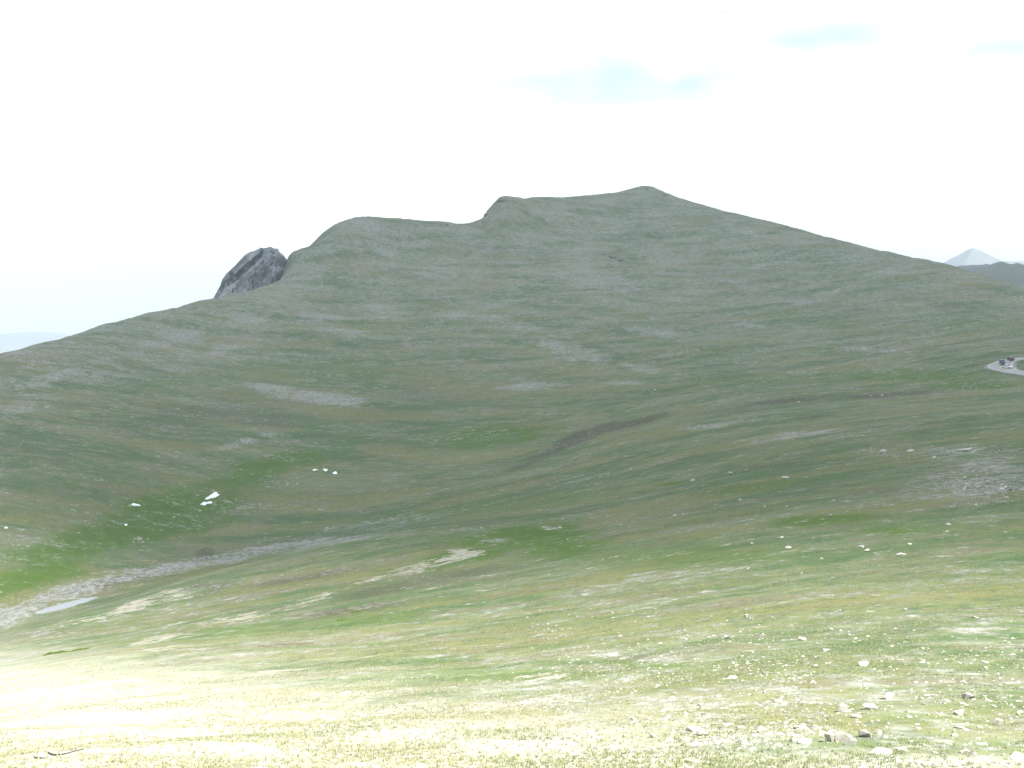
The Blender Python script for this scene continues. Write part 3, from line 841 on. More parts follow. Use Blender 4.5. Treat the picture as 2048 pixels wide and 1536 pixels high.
# ------------------------------------------------------------------ pool in the valley
def pool():
    m = bpy.data.materials.new('shallow_water')
    m.use_nodes = True
    t = NT(m.node_tree)
    co = t.n('ShaderNodeTexCoord').outputs['Object']
    bump = t.n('ShaderNodeBump', ins={'Strength': 0.25, 'Distance': 0.05, 'Height': t.noise(co, 3.0, 3)})
    b = t.n('ShaderNodeBsdfPrincipled', ins={'Base Color': (0.20, 0.21, 0.22), 'Roughness': 0.12, 'IOR': 1.33, 'Specular IOR Level': 0.7, 'Normal': bump.outputs[0]})
    t.n('ShaderNodeOutputMaterial', ins={'Surface': b.outputs[0]})
    ab = PB - PA
    L_ = float(np.hypot(*ab))
    ux, uy = ab / L_
    Q = []
    for th in np.linspace(0, 2 * math.pi, 48, endpoint=False):     # a level sheet; the shore is where the ground rises through it
        c_, s_ = math.cos(th), math.sin(th)
        a_ = (L_ / 2 + 3.5) * c_
        b_ = 3.6 * s_ * (1.0 - 0.35 * c_)
        Q.append(((PA[0] + PB[0]) / 2 + ux * a_ - uy * b_, (PA[1] + PB[1]) / 2 + uy * a_ + ux * b_, POND_Z))
    o = mesh_obj('water', Q, [list(range(len(Q)))], m)
    if o.data.polygons[0].normal.z < 0:
        o.data.flip_normals()
    tag(o, 'narrow grey pool of water in the gravel at the valley bottom', kind='structure')


pool()

# ------------------------------------------------------------------ snow patches
MAT_SNOW = simple_mat('old_snow', (0.80, 0.82, 0.84), 0.6, var=0.06, scale=2.0)


def snow(label, px, py, w_, h_, ang, seed, spike=0.25):
    rg = np.random.default_rng(seed)
    n_ = 26
    a = math.radians(ang)
    th = np.linspace(0, 2 * math.pi, n_, endpoint=False)
    rr = 1 + spike * (np.sin(2 * th + rg.uniform(0, 6)) * 0.5 + np.sin(3 * th + rg.uniform(0, 6)) * 0.5 + np.sin(5 * th + rg.uniform(0, 6)) * 0.35) + rg.uniform(-0.08, 0.08, n_)
    ctr = ground_at(px, py)
    rings = []
    for f, lift in ((1.0, -0.06), (0.93, 0.10), (0.7, 0.24), (0.35, 0.32)):
        ring = []
        for t_, r_ in zip(th, rr):
            u, v_ = f * r_ * w_ / 2 * math.cos(t_), f * r_ * h_ / 2 * math.sin(t_)
            g_ = ground_at(px + u * math.cos(a) - v_ * math.sin(a), py + u * math.sin(a) + v_ * math.cos(a), 150, 600)
            ring.append((g_[0] - ctr[0], g_[1] - ctr[1], g_[2] - ctr[2] + lift))
        rings.append(ring)
    vs = [p for r_ in rings for p in r_] + [(0, 0, 0.34)]
    fs = []
    for k in range(3):
        for i in range(n_):
            j = (i + 1) % n_
            fs.append((k * n_ + i, k * n_ + j, (k + 1) * n_ + j, (k + 1) * n_ + i))
    fs += [(3 * n_ + i, 3 * n_ + (i + 1) % n_, 4 * n_) for i in range(n_)]
    o = mesh_obj('snow_patch', vs, fs, MAT_SNOW, smooth=True)
    bm = bmesh.new()
    bm.from_mesh(o.data)
    bmesh.ops.recalc_face_normals(bm, faces=bm.faces)
    if sum(f.normal.z for f in bm.faces) < 0:
        bmesh.ops.reverse_faces(bm, faces=bm.faces)
    bm.to_mesh(o.data)
    bm.free()
    o.location = ctr
    return tag(o, label, 'snow', 'leftover snow patches in the green hollow')


snow('largest bright white snow patch in the green hollow', 426, 992, 26, 9, -14, 1, 0.4)
snow('wedge shaped snow patch just below the largest one', 412, 1007, 19, 6, -10, 2, 0.6)
snow('thin flat snow patch left of the two large ones', 271, 1010, 17, 4, 4, 3, 0.5)
snow('small round snow patch, middle of the three high on the green streak', 651, 940, 10, 3.6, 0, 4, 0.5)
snow('small snow patch, right end of the three high on the green streak', 670, 946, 10, 4, -8, 5, 0.5)
snow('tiny sliver of snow, left end of the three high on the green streak', 630, 940, 9, 2.4, 0, 6, 0.5)
snow('small snow speck at the left edge of the lush green hollow', 252, 1050, 6, 3, 0, 7)
snow('tiny snow sliver on the flank at the far left edge', 12, 1056, 7, 2.2, 0, 8)

# ------------------------------------------------------------------ stones
def rock_mesh(name, seed, flat, n_pts=16):
    rg = random.Random(seed)
    bm = bmesh.new()
    for _ in range(n_pts):
        v = Vector((rg.gauss(0, 1), rg.gauss(0, 1), rg.gauss(0, 1))).normalized()
        p = 3.5                                     # push towards a box: blocky, frost-split stone
        k = (abs(v.x) ** p + abs(v.y) ** p + abs(v.z) ** p) ** (-1 / p)
        v = v * k * rg.uniform(0.85, 1.0)
        bm.verts.new((v.x * 0.5, v.y * 0.38, v.z * 0.5 * flat))
    res = bmesh.ops.convex_hull(bm, input=list(bm.verts))
    loose = [v for v in bm.verts if not v.link_faces]
    bmesh.ops.delete(bm, geom=loose, context='VERTS')
    bmesh.ops.recalc_face_normals(bm, faces=bm.faces)
    me = bpy.data.meshes.new(name)
    bm.to_mesh(me)
    bm.free()
    return me


BLOCK = [rock_mesh('stone', 100 + i, 0.75, 11) for i in range(8)]
SLAB = [rock_mesh('stone', 200 + i, 0.32, 12) for i in range(8)]
SHARD = [rock_mesh('stone', 300 + i, 1.15, 12) for i in range(4)]
GREY = []
for me in BLOCK[:4] + SLAB[:4]:
    g_ = me.copy()
    g_.materials.append(MAT_GREYSTONE)
    GREY.append(g_)
for me in BLOCK + SLAB + SHARD:
    me.materials.append(MAT_STONE)


def stone(px, py, w_px, label, group=None, pool_=None, tall=1.0, tilt=14, sink=0.30, rz=None):
    g_ = ground_at(px, py)
    if g_ is None:
        return None
    size = w_px * math.hypot(*g_) / F if False else w_px * float(np.linalg.norm(g_)) / F
    me = random.choice(pool_ or (BLOCK + SLAB))
    o = bpy.data.objects.new('stone', me)
    COL.objects.link(o)
    zs = [v.co.z for v in me.vertices]
    o.scale = (size, size * random.uniform(0.9, 1.3), size * tall)
    o.rotation_euler = (math.radians(random.uniform(-tilt, tilt)), math.radians(random.uniform(-tilt, tilt)), random.uniform(-0.5, 0.5) if rz is None else rz)
    o.location = (g_[0], g_[1], g_[2] - (min(zs) + (max(zs) - min(zs)) * sink) * size * tall)
    return tag(o, label, 'stone', group)


# ones that stand out
stone(1660, 1482, 22, 'tall bright white stone, left end of the block cluster at lower right', None, SHARD, 1.2)
stone(1686, 1482, 34, 'broad white block, middle of the cluster at lower right', None, BLOCK, 1.1)
stone(1703, 1490, 30, 'white block with a sloping right side, right end of the bright cluster', None, BLOCK, 0.9)
stone(1644, 1484, 12, 'small dark sided stone at the left foot of the bright cluster', None, GREY, 1.0)
stone(1730, 1474, 26, 'grey lichen covered block just right of the bright cluster', None, GREY[:4], 1.2)
stone(1758, 1468, 13, 'upright pale stone standing right of the grey block', None, SHARD, 1.0)
stone(1762, 1508, 48, 'long flat white slab lying below the bright block cluster', None, SLAB, 0.8, 5, 0.25, 0.1)
stone(1800, 1499, 28, 'low pale slab end adjoining the long flat slab', None, SLAB, 0.7, 5)
stone(1930, 1507, 18, 'rounded pale stone at the bottom edge right of the long slab', None, BLOCK)
stone(2034, 1518, 34, 'big pale slab in the lower right corner', None, SLAB, 1.2)
stone(1997, 1451, 19, 'bright white stone with a dark shaded left side near the right edge', None, SHARD, 0.9)
stone(1921, 1430, 26, 'pinkish pale stone pointing down in the stony patch at right', None, BLOCK, 0.9)
stone(1936, 1397, 24, 'large light grey boulder up in the stony patch at right', None, GREY[:4], 1.1)
stone(1728, 1331, 20, 'bright white boulder alone on the turf at centre right', None, BLOCK, 1.0)
stone(1653, 1304, 15, 'pale boulder with dark left side above the lone white one', None, BLOCK)
stone(1742, 1418, 30, 'long white stone in the middle of the stony slope', None, SLAB, 1.4)
stone(1780, 1398, 24, 'white stone with dark gap beneath, right of the long white one', None, BLOCK)
stone(1688, 1423, 28, 'pale broken stone left of the long white one', None, BLOCK, 0.9)
stone(1464, 1357, 24, 'flat cream coloured slab on open turf left of the stony slope', None, SLAB)
stone(1570, 1448, 18, 'wedge shaped white stone on the turf left of the block cluster', None, SLAB, 1.3)
stone(1601, 1457, 27, 'long thin white slab above the bright cluster to its left', None, SLAB, 0.9)
stone(1616, 1446, 12, 'small round white stone above the thin slab', None, BLOCK)
stone(1524, 1465, 24, 'pale stone with a sharp top left of the thin slab', None, SHARD, 0.7)
stone(1611, 1486, 34, 'low row of white rubble left of the bright cluster', None, SLAB, 1.2)
stone(1606, 1280, 19, 'flat grey white slab high on the near slope', None, SLAB)
stone(1524, 1273, 13, 'small pale stone with a shadow left of the high slab', None, BLOCK)
stone(1453, 1277, 14, 'small cream stone leftmost in the row high on the near slope', None, BLOCK)
stone(1572, 957, 20, 'low pale slab lying alone beyond the near slope', None, SLAB)
stone(1660, 1033, 9, 'rounded pale boulder alone beside the green streak at right', None, BLOCK)
stone(1721, 1095, 15, 'flat white slab on shaded turf below the green streak', None, SLAB)
stone(1803, 1110, 20, 'long flat white slab on shaded turf at right', None, SLAB)
stone(1897, 1049, 12, 'flat white stone right of the green streak', None, SLAB)
stone(1895, 1064, 7, 'small ochre stone below the flat white one', None, BLOCK)
stone(1929, 901, 34, 'broad low pinkish slab on the knoll at the right', None, SLAB, 0.6)
stone(1820, 902, 18, 'low pinkish slab on the knoll left of the broad one', None, SLAB, 0.7)
stone(82, 1517, 24, 'grey stone in the bright grass near the lower left corner', None, GREY[:4], 0.8)
stone(40, 1527, 26, 'low brownish slab nearest the lower left corner', None, GREY[4:], 1.0)
stone(212, 1518, 15, 'small pale stone right of the dark twig at lower left', None, BLOCK)
stone(1384, 1462, 34, 'white slab heading the pale rubble at bottom centre', None, SLAB)
stone(1404, 1470, 28, 'white block in the pale rubble at bottom centre', None, BLOCK, 0.8)

# scattered ones nobody could tell apart
GR = 'pale stones scattered over the turf'
L_MID = 'small pale stone lying on the shaded turf beyond the near slope'
L_NEAR = 'small angular pale stone among many on the sunlit near slope'
L_SCREE = 'small grey stone in the dense scree patch at the right edge'
L_HOL = 'small whitish boulder in the wet green hollow at left'
for px, py, s_ in ((1493, 942, 6), (1462, 948, 9), (1386, 962, 9), (1743, 792, 5), (1764, 792, 5), (1713, 918, 6), (1868, 917, 8), (1765, 906, 14), (1668, 1001, 6), (1433, 1010, 9), (1818, 1089, 9), (1563, 1077, 8),
                   (1503, 1088, 7), (1577, 1096, 14), (1644, 1119, 7), (1734, 1103, 10), (1627, 1078, 6), (2011, 1067, 7), (1603, 1148, 6), (1497, 1138, 6), (1372, 1140, 6), (1529, 1014, 6), (1575, 1014, 6), (1598, 805, 5), (1310, 780, 6),
                   (1290, 785, 5), (1480, 1000, 5), (1350, 1032, 7), (1366, 1030, 5), (963, 1056, 6), (905, 1061, 5), (1120, 1056, 7), (1206, 1120, 5), (1098, 1149, 5), (1136, 1080, 5)):
    stone(px, py, s_ * 1.15, L_MID, GR)
for k in range(70):
    px, py = random.gauss(1965, 42), random.gauss(974, 15)
    if px < 2045 and py < 1015:
        stone(px, py, random.uniform(4, 10), L_SCREE, 'stones in the scree patch', GREY + BLOCK)
for k in range(14):
    stone(random.uniform(262, 302), random.gauss(1080, 3), random.uniform(3, 6.5), L_HOL, 'boulders in the green hollow', BLOCK)
for px, py in ((318, 1136), (314, 1140), (322, 1138), (348, 1007), (352, 1010), (348, 1035), (359, 1030), (323, 1062)):
    stone(px, py, random.uniform(4, 7), L_HOL, 'boulders in the green hollow', BLOCK)

def strand():  # bent dark line in the grass, modelled as a thin tapering tube
    pts = [ground_at(px, py) + np.array([0, 0, 0.03]) for px, py in ((96, 1507), (104, 1511), (116, 1512), (132, 1509), (148, 1505), (168, 1500))]
    vs, fs = [], []
    for k, p in enumerate(pts):
        rr = 0.026 * (1 - 0.12 * k)
        for a_ in range(6):
            vs.append((p[0], p[1] + rr * math.cos(a_ * math.pi / 3), p[2] + rr * math.sin(a_ * math.pi / 3)))
    for k in range(len(pts) - 1):
        for a_ in range(6):
            fs.append((k * 6 + a_, k * 6 + (a_ + 1) % 6, k * 6 + 6 + (a_ + 1) % 6, k * 6 + 6 + a_))
    fs += [tuple(range(6))[::-1], tuple(range(len(vs) - 6, len(vs)))]
    o = mesh_obj('strand', vs, fs, simple_mat('dark_matte', (0.03, 0.027, 0.024), 0.9))
    tag(o, 'thin dark twig lying in the bright grass at lower left', 'strand')


strand()
n_near = 0
while n_near < 170:
    px, py = random.uniform(1150, 2046), random.uniform(1215, 1532)
    dens = (0.1 + 0.9 * max(0, min(1, (py - 1230) / 170))) * (0.15 + 0.85 * max(0, min(1, (px - 1150) / 450)))
    if abs(px - 1440) < 180 and py > 1440:
        dens = max(dens, 0.8)
    if random.random() > dens:
        continue
    s_ = min(24, 5.5 + random.expovariate(1 / 4.5)) * (0.7 + 0.5 * (py - 1215) / 320)
    pl_, form = random.choice(((BLOCK, 'pale blocky'), (SLAB, 'pale flat'), (SLAB, 'pale flat'), (GREY[4:], 'grey flat'), (SLAB, 'pale flat'), (SHARD, 'pale pointed')))
    where = ('along the bottom edge' if py > 1495 else 'in the pale rubble at bottom centre' if px < 1560 and py > 1410 else 'in the stony patch above the white block cluster' if px < 1800 and py > 1360
             else 'in the stony patch near the right edge' if py > 1360 else 'high on the sunlit near slope')
    sz_ = 'Tiny' if s_ < 7 else 'Small' if s_ < 11 else 'Middle-sized'
    if stone(px, py, s_, '%s %s stone %s' % (sz_.lower(), form, where), 'stones on the near slope', pl_, random.uniform(0.6, 1.0), 16, random.uniform(0.3, 0.55)):
        n_near += 1
for px, py, s_ in ((1383, 1438, 5), (1000, 1505, 5), (905, 1200, 5)):
    pass

# rock knobs along the cliff step below the summit plateau, and an outcrop on the flank
MAT_KNOB = rock_material('ridge_rock', (0.10, 0.10, 0.10), (0.14, 0.13, 0.11), (0.20, 0.19, 0.18), 0.3, 0.5, 0.6)
KN = []
for i in range(5):
    me = rock_mesh('outcrop', 400 + i, 0.8, 22)
    me.materials.append(MAT_KNOB)
    KN.append(me)
for px, py, s_, lab in ((972, 428, 12, 'dark overhanging knob halfway up the cliff step on the skyline'), (968, 441, 10, 'rocky foot of the cliff step on the skyline'), (1002, 398, 12, 'rocky rim at the top of the cliff step on the skyline'),
                        (1212, 507, 14, 'dark outcrop left end of the rock band on the flank'), (1225, 513, 15, 'dark outcrop middle of the rock band on the flank'), (1241, 520, 13, 'dark outcrop right end of the rock band on the flank'),
                        (1290, 376, 14, 'dark rocks crowning the summit'), (1327, 388, 12, 'rocks on the skyline just right of the summit'), (893, 448, 10, 'low rocks on the saddle skyline')):
    g_ = ground_at(px, py + 2, 300, 1250)
    if g_ is None:
        g_ = ground_at(px, py + 8, 300, 1250)
    if g_ is None:
        continue
    size = s_ * float(np.linalg.norm(g_)) / F
    o = bpy.data.objects.new('rock_outcrop', KN[len(lab) % 5])
    COL.objects.link(o)
    o.scale = (size, size * 1.4, size * 0.62)
    o.rotation_euler = (0.15, 0.1, random.uniform(0, 6))
    o.location = (g_[0], g_[1], g_[2] - size * 0.06)
    tag(o, lab, 'rock', 'rock outcrops on the mountain')


# ------------------------------------------------------------------ uncountable: pebbles and grass tufts on the near slope
def pebbles():
    n = 24000
    a = np.radians(rng.uniform(-29, 29, n * 3))
    r = np.sqrt(rng.uniform(20 ** 2, 120 ** 2, n * 3))
    r = 20 + (r - 20) * rng.uniform(0, 1, n * 3) ** 0.7
    x, y = r * np.sin(a), r * np.cos(a)
    z = height_g(x, y)
    px, py = project(x, y, z)
    d = fbm(x / 6, y / 6, 4, 51)
    keep = (rng.uniform(0, 1, n * 3) < np.clip(0.10 + 1.9 * d, 0.0, 1) * (0.15 + 0.85 * sstep(px, 300, 1500)) * sstep(py, 1230, 1440)) & (py < 1560)
    x, y, z = x[keep][:n], y[keep][:n], z[keep][:n]
    n = len(x)
    big_ = 1 + 0.7 * sstep(px[keep][:n], 1000, 1500)
    s = (0.014 + rng.exponential(0.022, n)) * big_
    s = np.minimum(s, 0.18)
    base = np.array([(1, 0, 0), (0.2, 1, 0.1), (-0.9, 0.3, 0), (-0.2, -0.9, 0), (0.1, 0.1, 0.8), (0, 0, -0.6)])
    f = np.array([(0, 1, 4), (1, 2, 4), (2, 3, 4), (3, 0, 4), (1, 0, 5), (2, 1, 5), (3, 2, 5), (0, 3, 5)])
    th = rng.uniform(0, 2 * np.pi, n)
    j = rng.uniform(0.55, 1.3, (n, 6, 3))
    b = base[None] * j
    bx = b[..., 0] * np.cos(th)[:, None] - b[..., 1] * np.sin(th)[:, None]
    by = b[..., 0] * np.sin(th)[:, None] + b[..., 1] * np.cos(th)[:, None]
    P_ = np.stack([x[:, None] + bx * s[:, None], y[:, None] + by * s[:, None], z[:, None] + b[..., 2] * s[:, None] * 0.5], -1).reshape(-1, 3)
    Fx = (f[None] + (np.arange(n) * 6)[:, None, None]).reshape(-1, 3)
    m = bpy.data.materials.new('pebble_stone')
    m.use_nodes = True
    t = NT(m.node_tree)
    tn = t.attr('tone').outputs['Fac']
    c = t.mix(tn, (0.11, 0.11, 0.10), (0.36, 0.345, 0.31))
    bs = t.n('ShaderNodeBsdfPrincipled', ins={'Base Color': c, 'Roughness': 0.9, 'Specular IOR Level': 0.2})
    t.n('ShaderNodeOutputMaterial', ins={'Surface': bs.outputs[0]})
    o = fast_mesh('pebbles', P_, Fx, m, smooth=False)
    set_attr(o, 'tone', np.repeat(rng.uniform(0, 1, n) ** 0.7, 6))
    tag(o, 'small pale stones strewn through the near turf', 'pebbles', kind='stuff')


def grass():
    n = 75000
    a = np.radians(rng.uniform(-29, 29, n * 2))
    r = 19 + 90 * rng.uniform(0, 1, n * 2) ** 1.5
    x, y = r * np.sin(a), r * np.cos(a)
    d = fbm(x / 4, y / 4, 4, 61)
    keep = rng.uniform(0, 1, n * 2) < np.clip(0.6 + 1.3 * d, 0.1, 1)
    x, y = x[keep][:n], y[keep][:n]
    n = len(x)
    z = height_g(x, y)
    nb = 5
    X, Y, Z = (np.repeat(q, nb) for q in (x, y, z))
    m_ = n * nb
    th = rng.uniform(0, 2 * np.pi, m_)
    hgt = rng.uniform(0.03, 0.10, m_) * np.repeat(rng.uniform(0.5, 1.2, n), nb)
    lean = rng.uniform(0.3, 1.4, m_) * hgt
    wd = rng.uniform(0.005, 0.013, m_) * 1.6
    X = X + rng.normal(0, 0.035, m_)
    Y = Y + rng.normal(0, 0.035, m_)
    p0 = np.stack([X - wd * np.sin(th), Y + wd * np.cos(th), Z - 0.02], -1)
    p1 = np.stack([X + wd * np.sin(th), Y - wd * np.cos(th), Z - 0.02], -1)
    p2 = np.stack([X + lean * np.cos(th), Y + lean * np.sin(th), Z + hgt], -1)
    P_ = np.stack([p0, p1, p2], 1).reshape(-1, 3)
    Fx = np.arange(m_ * 3).reshape(-1, 3)
    m = bpy.data.materials.new('tundra_grass')
    m.use_nodes = True
    t = NT(m.node_tree)
    tn = t.attr('tone').outputs['Fac']
    c = t.mix(t.ramp(tn, 0.0, 0.55), (0.15, 0.185, 0.085), (0.29, 0.285, 0.175))
    c = t.mix(t.ramp(tn, 0.6, 1.0), c, (0.40, 0.37, 0.26))
    df = t.n('ShaderNodeBsdfDiffuse', ins={'Color': c})
    tr = t.n('ShaderNodeBsdfTranslucent', ins={'Color': c})
    ms = t.n('ShaderNodeMixShader', ins={0: 0.35, 1: df.outputs[0], 2: tr.outputs[0]})
    t.n('ShaderNodeOutputMaterial', ins={'Surface': ms.outputs[0]})
    o = fast_mesh('grass', P_, Fx, m, smooth=False)
    tone = np.clip(rng.normal(0.42, 0.2, n) + 0.4 * fbm(x / 5, y / 5, 3, 62) + 0.18 * sstep(-x, -6, 14), 0, 1)
    set_attr(o, 'tone', np.repeat(tone, nb * 3))
    tag(o, 'short dry and green grass tufts on the near slope', 'grass', kind='stuff')


def rubble():
    """broken stone too small to tell apart: the gravel bed, the scree patch, loose boulders far over the flank"""
    P0 = []
    def put(px, py, s_lo, s_hi):
        for a_, b_ in zip(px, py):
            g_ = ground_at(a_, b_, 18, 1000)
            if g_ is not None and (b_ < 1190 or float(fbm(g_[:1] / 3.5, g_[1:2] / 3.5, 4, 55)[0]) > rng.uniform(-0.35, 0.25)):
                P0.append((*g_, rng.uniform(s_lo, s_hi) * float(np.linalg.norm(g_)) / F * 0.5))
    n = 420
    bx = rng.uniform(0, 340, n)
    put(bx, 1222 - bx * 0.235 - np.abs(rng.normal(0, 13, n)) + rng.normal(0, 3, n), 1.2, 4.0)          # gravel bed by the pool
    n = 420
    put(rng.normal(1965, 52, n).clip(1780, 2060), rng.normal(975, 18, n), 1.5, 5.0)                      # scree patch
    n = 160
    put(rng.uniform(1700, 2048, n), rng.normal(903, 10, n), 1.5, 4.5)
    n = 260
    put(rng.uniform(300, 2048, n), rng.uniform(1000, 1230, n), 1.2, 3.6)                                # shaded near turf
    n = 220
    put(rng.uniform(0, 2048, n), rng.uniform(560, 1000, n), 1.0, 2.6)                                    # far flank
    n = 2600
    put(rng.uniform(1050, 2060, n), 1536 - 320 * rng.uniform(0, 1, n) ** 1.5, 2.5, 9.0)                  # stony near slope
    n = 260
    put(rng.normal(1420, 110, n), rng.normal(1468, 14, n), 2.5, 8.0)                                     # pale rubble at bottom centre
    P0 = np.array(P0)
    n = len(P0)
    base = np.array([(1, 0, 0), (0.2, 1, 0.1), (-0.9, 0.3, 0), (-0.2, -0.9, 0), (0.5, 0.4, 0.7), (-0.5, -0.1, 0.75), (0, 0, -0.6)])
    f = np.array([(0, 1, 4), (1, 2, 5), (1, 5, 4), (2, 3, 5), (3, 0, 4), (3, 4, 5), (1, 0, 6), (2, 1, 6), (3, 2, 6), (0, 3, 6)])
    th = rng.uniform(0, 2 * np.pi, n)
    b = base[None] * rng.uniform(0.6, 1.3, (n, 7, 3))
    s_ = P0[:, 3][:, None]
    bx = (b[..., 0] * np.cos(th)[:, None] - b[..., 1] * np.sin(th)[:, None]) * s_
    by = (b[..., 0] * np.sin(th)[:, None] + b[..., 1] * np.cos(th)[:, None]) * s_ * 0.8
    P_ = np.stack([P0[:, 0:1] + bx, P0[:, 1:2] + by, P0[:, 2:3] + b[..., 2] * s_ * 0.75], -1).reshape(-1, 3)
    o = fast_mesh('rubble', P_, (f[None] + (np.arange(n) * 7)[:, None, None]).reshape(-1, 3), bpy.data.materials['pebble_stone'], smooth=False)
    set_attr(o, 'tone', np.repeat(rng.uniform(0.1, 1, n), 7))
    tag(o, 'broken pale stone strewn over the turf and the gravel bed', 'rubble', kind='stuff')


pebbles()
rubble()
grass()


# ------------------------------------------------------------------ low willow shrubs
def leaf_mat():
    m = bpy.data.materials.new('willow_leaf')
    m.use_nodes = True
    t = NT(m.node_tree)
    tn = t.attr('tone').outputs['Fac']
    c = t.mix(tn, (0.11, 0.17, 0.04), (0.20, 0.27, 0.08))
    df = t.n('ShaderNodeBsdfDiffuse', ins={'Color': c})
    tr = t.n('ShaderNodeBsdfTranslucent', ins={'Color': c})
    ms = t.n('ShaderNodeMixShader', ins={0: 0.3, 1: df.outputs[0], 2: tr.outputs[0]})
    t.n('ShaderNodeOutputMaterial', ins={'Surface': ms.outputs[0]})
    return m


MAT_LEAF = leaf_mat()
MAT_STEM = simple_mat('willow_stem', (0.09, 0.065, 0.045), 0.9)


def shrub(label, px, py, w_px, h_m, seed):
    rg = np.random.default_rng(seed)
    g_ = ground_at(px, py)
    W_ = w_px * float(np.linalg.norm(g_)) / F
    root = bpy.data.objects.new('willow_shrub', None)
    COL.objects.link(root)
    root.location = g_
    tag(root, label, 'shrub', 'low willow shrubs')
    n = int(420 * max(1, W_))
    n = min(n, 5000)
    u = rg.uniform(-1, 1, n)
    dpt = rg.normal(0, 0.35, n) * max(1.0, W_ * 0.25)
    x, y = u * W_ / 2 + rg.normal(0, 0.1, n), dpt
    top = h_m * (0.35 + 0.65 * np.abs(fbm(x / 0.9 + seed, y / 0.9, 3, seed))) * np.clip(1.3 - np.abs(u), 0, 1) * np.exp(-(dpt / (0.6 * max(1.0, W_ * 0.25))) ** 2)
    zz = height_g(x + g_[0], y + g_[1]) - g_[2] + top * rg.uniform(0, 1, n) ** 0.5
    s = rg.uniform(0.03, 0.08, n)
    nrm = rg.normal(0, 1, (n, 3)) + np.array([0, 0, 0.8])
    nrm /= np.linalg.norm(nrm, axis=1)[:, None]
    t1 = np.cross(nrm, rg.normal(0, 1, (n, 3)))
    t1 /= np.linalg.norm(t1, axis=1)[:, None]
    t2 = np.cross(nrm, t1)
    c = np.c_[x, y, zz]
    P_ = np.stack([c - t1 * s[:, None] * 1.5, c - t2 * s[:, None] * 0.7, c + t1 * s[:, None] * 1.5, c + t2 * s[:, None] * 0.7], 1).reshape(-1, 3)
    o = fast_mesh('foliage', P_, np.arange(n * 4).reshape(-1, 4), MAT_LEAF, smooth=False)
    set_attr(o, 'tone', np.repeat(rg.uniform(0, 1, n), 4))
    o.parent = root
    vs, fs = [], []
    for k in range(max(5, int(W_ * 4))):
        bx = rg.uniform(-0.5, 0.5) * W_ * 0.85
        by = rg.normal(0, 0.15)
        bz = float(height_g(bx + g_[0], by + g_[1])[0]) - g_[2]
        tip = np.array([bx + rg.normal(0, 0.2), by + rg.normal(0, 0.2), bz + h_m * rg.uniform(0.3, 0.6)])
        b0 = len(vs)
        for q, rr in ((np.array([bx, by, bz - 0.1]), 0.02), (tip, 0.007)):
            for a_ in range(5):
                vs.append((q[0] + rr * math.cos(a_ * 1.2566), q[1] + rr * math.sin(a_ * 1.2566), q[2]))
        for a_ in range(5):
            fs.append((b0 + a_, b0 + (a_ + 1) % 5, b0 + 5 + (a_ + 1) % 5, b0 + 5 + a_))
    mesh_obj('stem', vs, fs, MAT_STEM, root)
    return root


shrub('long low green willow thicket in bright grass at the left edge', 112, 1307, 40, 0.55, 11)
shrub('ragged green willow thicket right of the long one, thinning out', 160, 1300, 34, 0.4, 12)
shrub('small green willow shrub on the brown bank left of centre', 684, 1241, 22, 0.4, 13)
shrub('low willow mat beside the brown bank, above the small shrub', 716, 1224, 26, 0.3, 15)


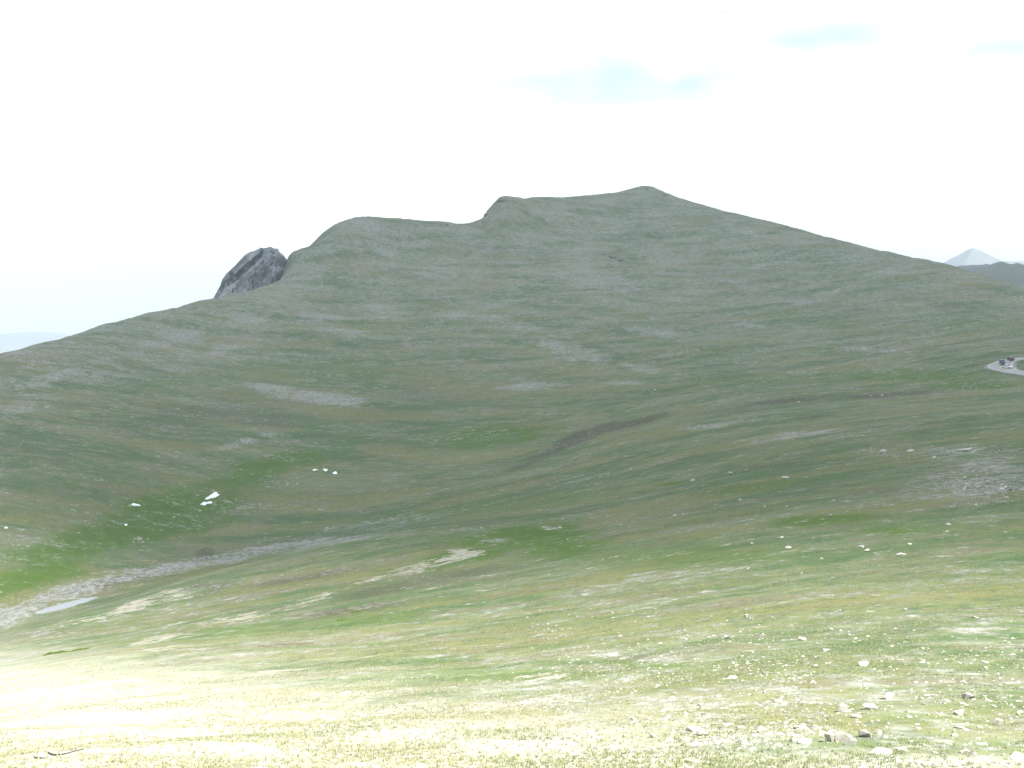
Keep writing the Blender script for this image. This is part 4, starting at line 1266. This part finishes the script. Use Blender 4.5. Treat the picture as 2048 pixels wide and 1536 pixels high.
# ------------------------------------------------------------------ the cloud whose shade lies on the mountain
def cloud():
    H = 3500.0
    off = np.array([SUN[0], SUN[1]]) / SUN[2] * H
    nv_ = np.array([0.60, 0.80])                  # away from the sunlit ground
    tv = np.array([nv_[1], -nv_[0]])
    s = np.concatenate([np.linspace(-20, 260, 57)[:-1], np.geomspace(260, 4100, 32)])
    u = np.concatenate([np.linspace(-2600, -700, 30)[:-1], np.linspace(-700, 700, 121)[:-1], np.linspace(700, 4200, 40)])
    SS, UU = np.meshgrid(s, u, indexing='ij')
    edge_n = 22 * fbm((UU / 160).ravel(), (SS / 160).ravel(), 5, 81).reshape(SS.shape)
    big = 900 * np.abs(UU / 6500) ** 3
    q = SS - big + edge_n
    dens = 1 - np.sqrt(1 - sstep(q, 10, 172))      # light passes the upper and the lower face
    dens = dens * (1 - sstep(SS, 3300, 4000)) * (1 - sstep(UU, 3500, 4150)) * (1 - sstep(-UU, 2000, 2550))
    base = np.stack([SS * nv_[0] + UU * tv[0] + off[0], SS * nv_[1] + UU * tv[1] + off[1]], -1)
    lump = fbm((SS / 620).ravel(), (UU / 620).ravel(), 5, 82).reshape(SS.shape)
    thick = 5 + sstep(q, 160, 1200) * (240 + 160 * lump)
    rim = np.zeros(SS.shape, bool)
    rim[0], rim[-1], rim[:, 0], rim[:, -1] = True, True, True, True
    thick = np.where(rim, 0.0, thick)
    topz = H + thick
    botz = H - 0.2 * thick * (1 + 0.6 * fbm((SS / 150).ravel(), (UU / 150).ravel(), 4, 83).reshape(SS.shape))
    n0 = SS.size
    Vc = np.concatenate([np.concatenate([base, topz[..., None]], -1).reshape(-1, 3), np.concatenate([base, botz[..., None]], -1).reshape(-1, 3)])
    ii = np.arange(n0).reshape(SS.shape)
    qd = np.stack([ii[:-1, :-1], ii[1:, :-1], ii[1:, 1:], ii[:-1, 1:]], -1).reshape(-1, 4)
    Fx = np.concatenate([qd[:, ::-1], qd + n0])
    m = bpy.data.materials.new('cloud_vapour')
    m.use_nodes = True
    t = NT(m.node_tree)
    df = t.n('ShaderNodeBsdfDiffuse', ins={'Color': (0.85, 0.86, 0.88)})
    tr = t.n('ShaderNodeBsdfTranslucent', ins={'Color': (0.80, 0.82, 0.85)})
    ms = t.n('ShaderNodeMixShader', ins={0: 0.55, 1: df.outputs[0], 2: tr.outputs[0]})
    tp = t.n('ShaderNodeBsdfTransparent')
    fac = t.attr('cover').outputs['Fac']
    mx = t.n('ShaderNodeMixShader', ins={0: fac, 1: tp.outputs[0], 2: ms.outputs[0]})
    t.n('ShaderNodeOutputMaterial', ins={'Surface': mx.outputs[0]})
    o = fast_mesh('cloud', Vc, Fx, m)
    set_attr(o, 'cover', np.r_[dens.ravel(), dens.ravel()])
    tag(o, 'broad white cloud overhead shading the mountain', kind='structure')


cloud()


# ------------------------------------------------------------------ haze
def haze():
    lo = float(min(gz.min(), -560)) - 1.0
    hi = 330.0
    e = 13100.0
    vs = [(x, y, z) for z in (lo, hi) for x, y in ((-e, -e), (e, -e), (e, e), (-e, e))]
    fs = [(3, 2, 1, 0), (4, 5, 6, 7), (0, 1, 5, 4), (1, 2, 6, 5), (2, 3, 7, 6), (3, 0, 4, 7)]
    m = bpy.data.materials.new('mountain_haze')
    m.use_nodes = True
    t = NT(m.node_tree)
    v = t.n('ShaderNodeVolumePrincipled', ins={'Color': (0.74, 0.87, 1.0), 'Density': 0.00019, 'Anisotropy': 0.1})
    t.n('ShaderNodeOutputMaterial', ins={'Volume': v.outputs[0]})
    o = mesh_obj('haze', vs, fs, m)
    tag(o, 'thin blue mountain haze', kind='stuff')


haze()
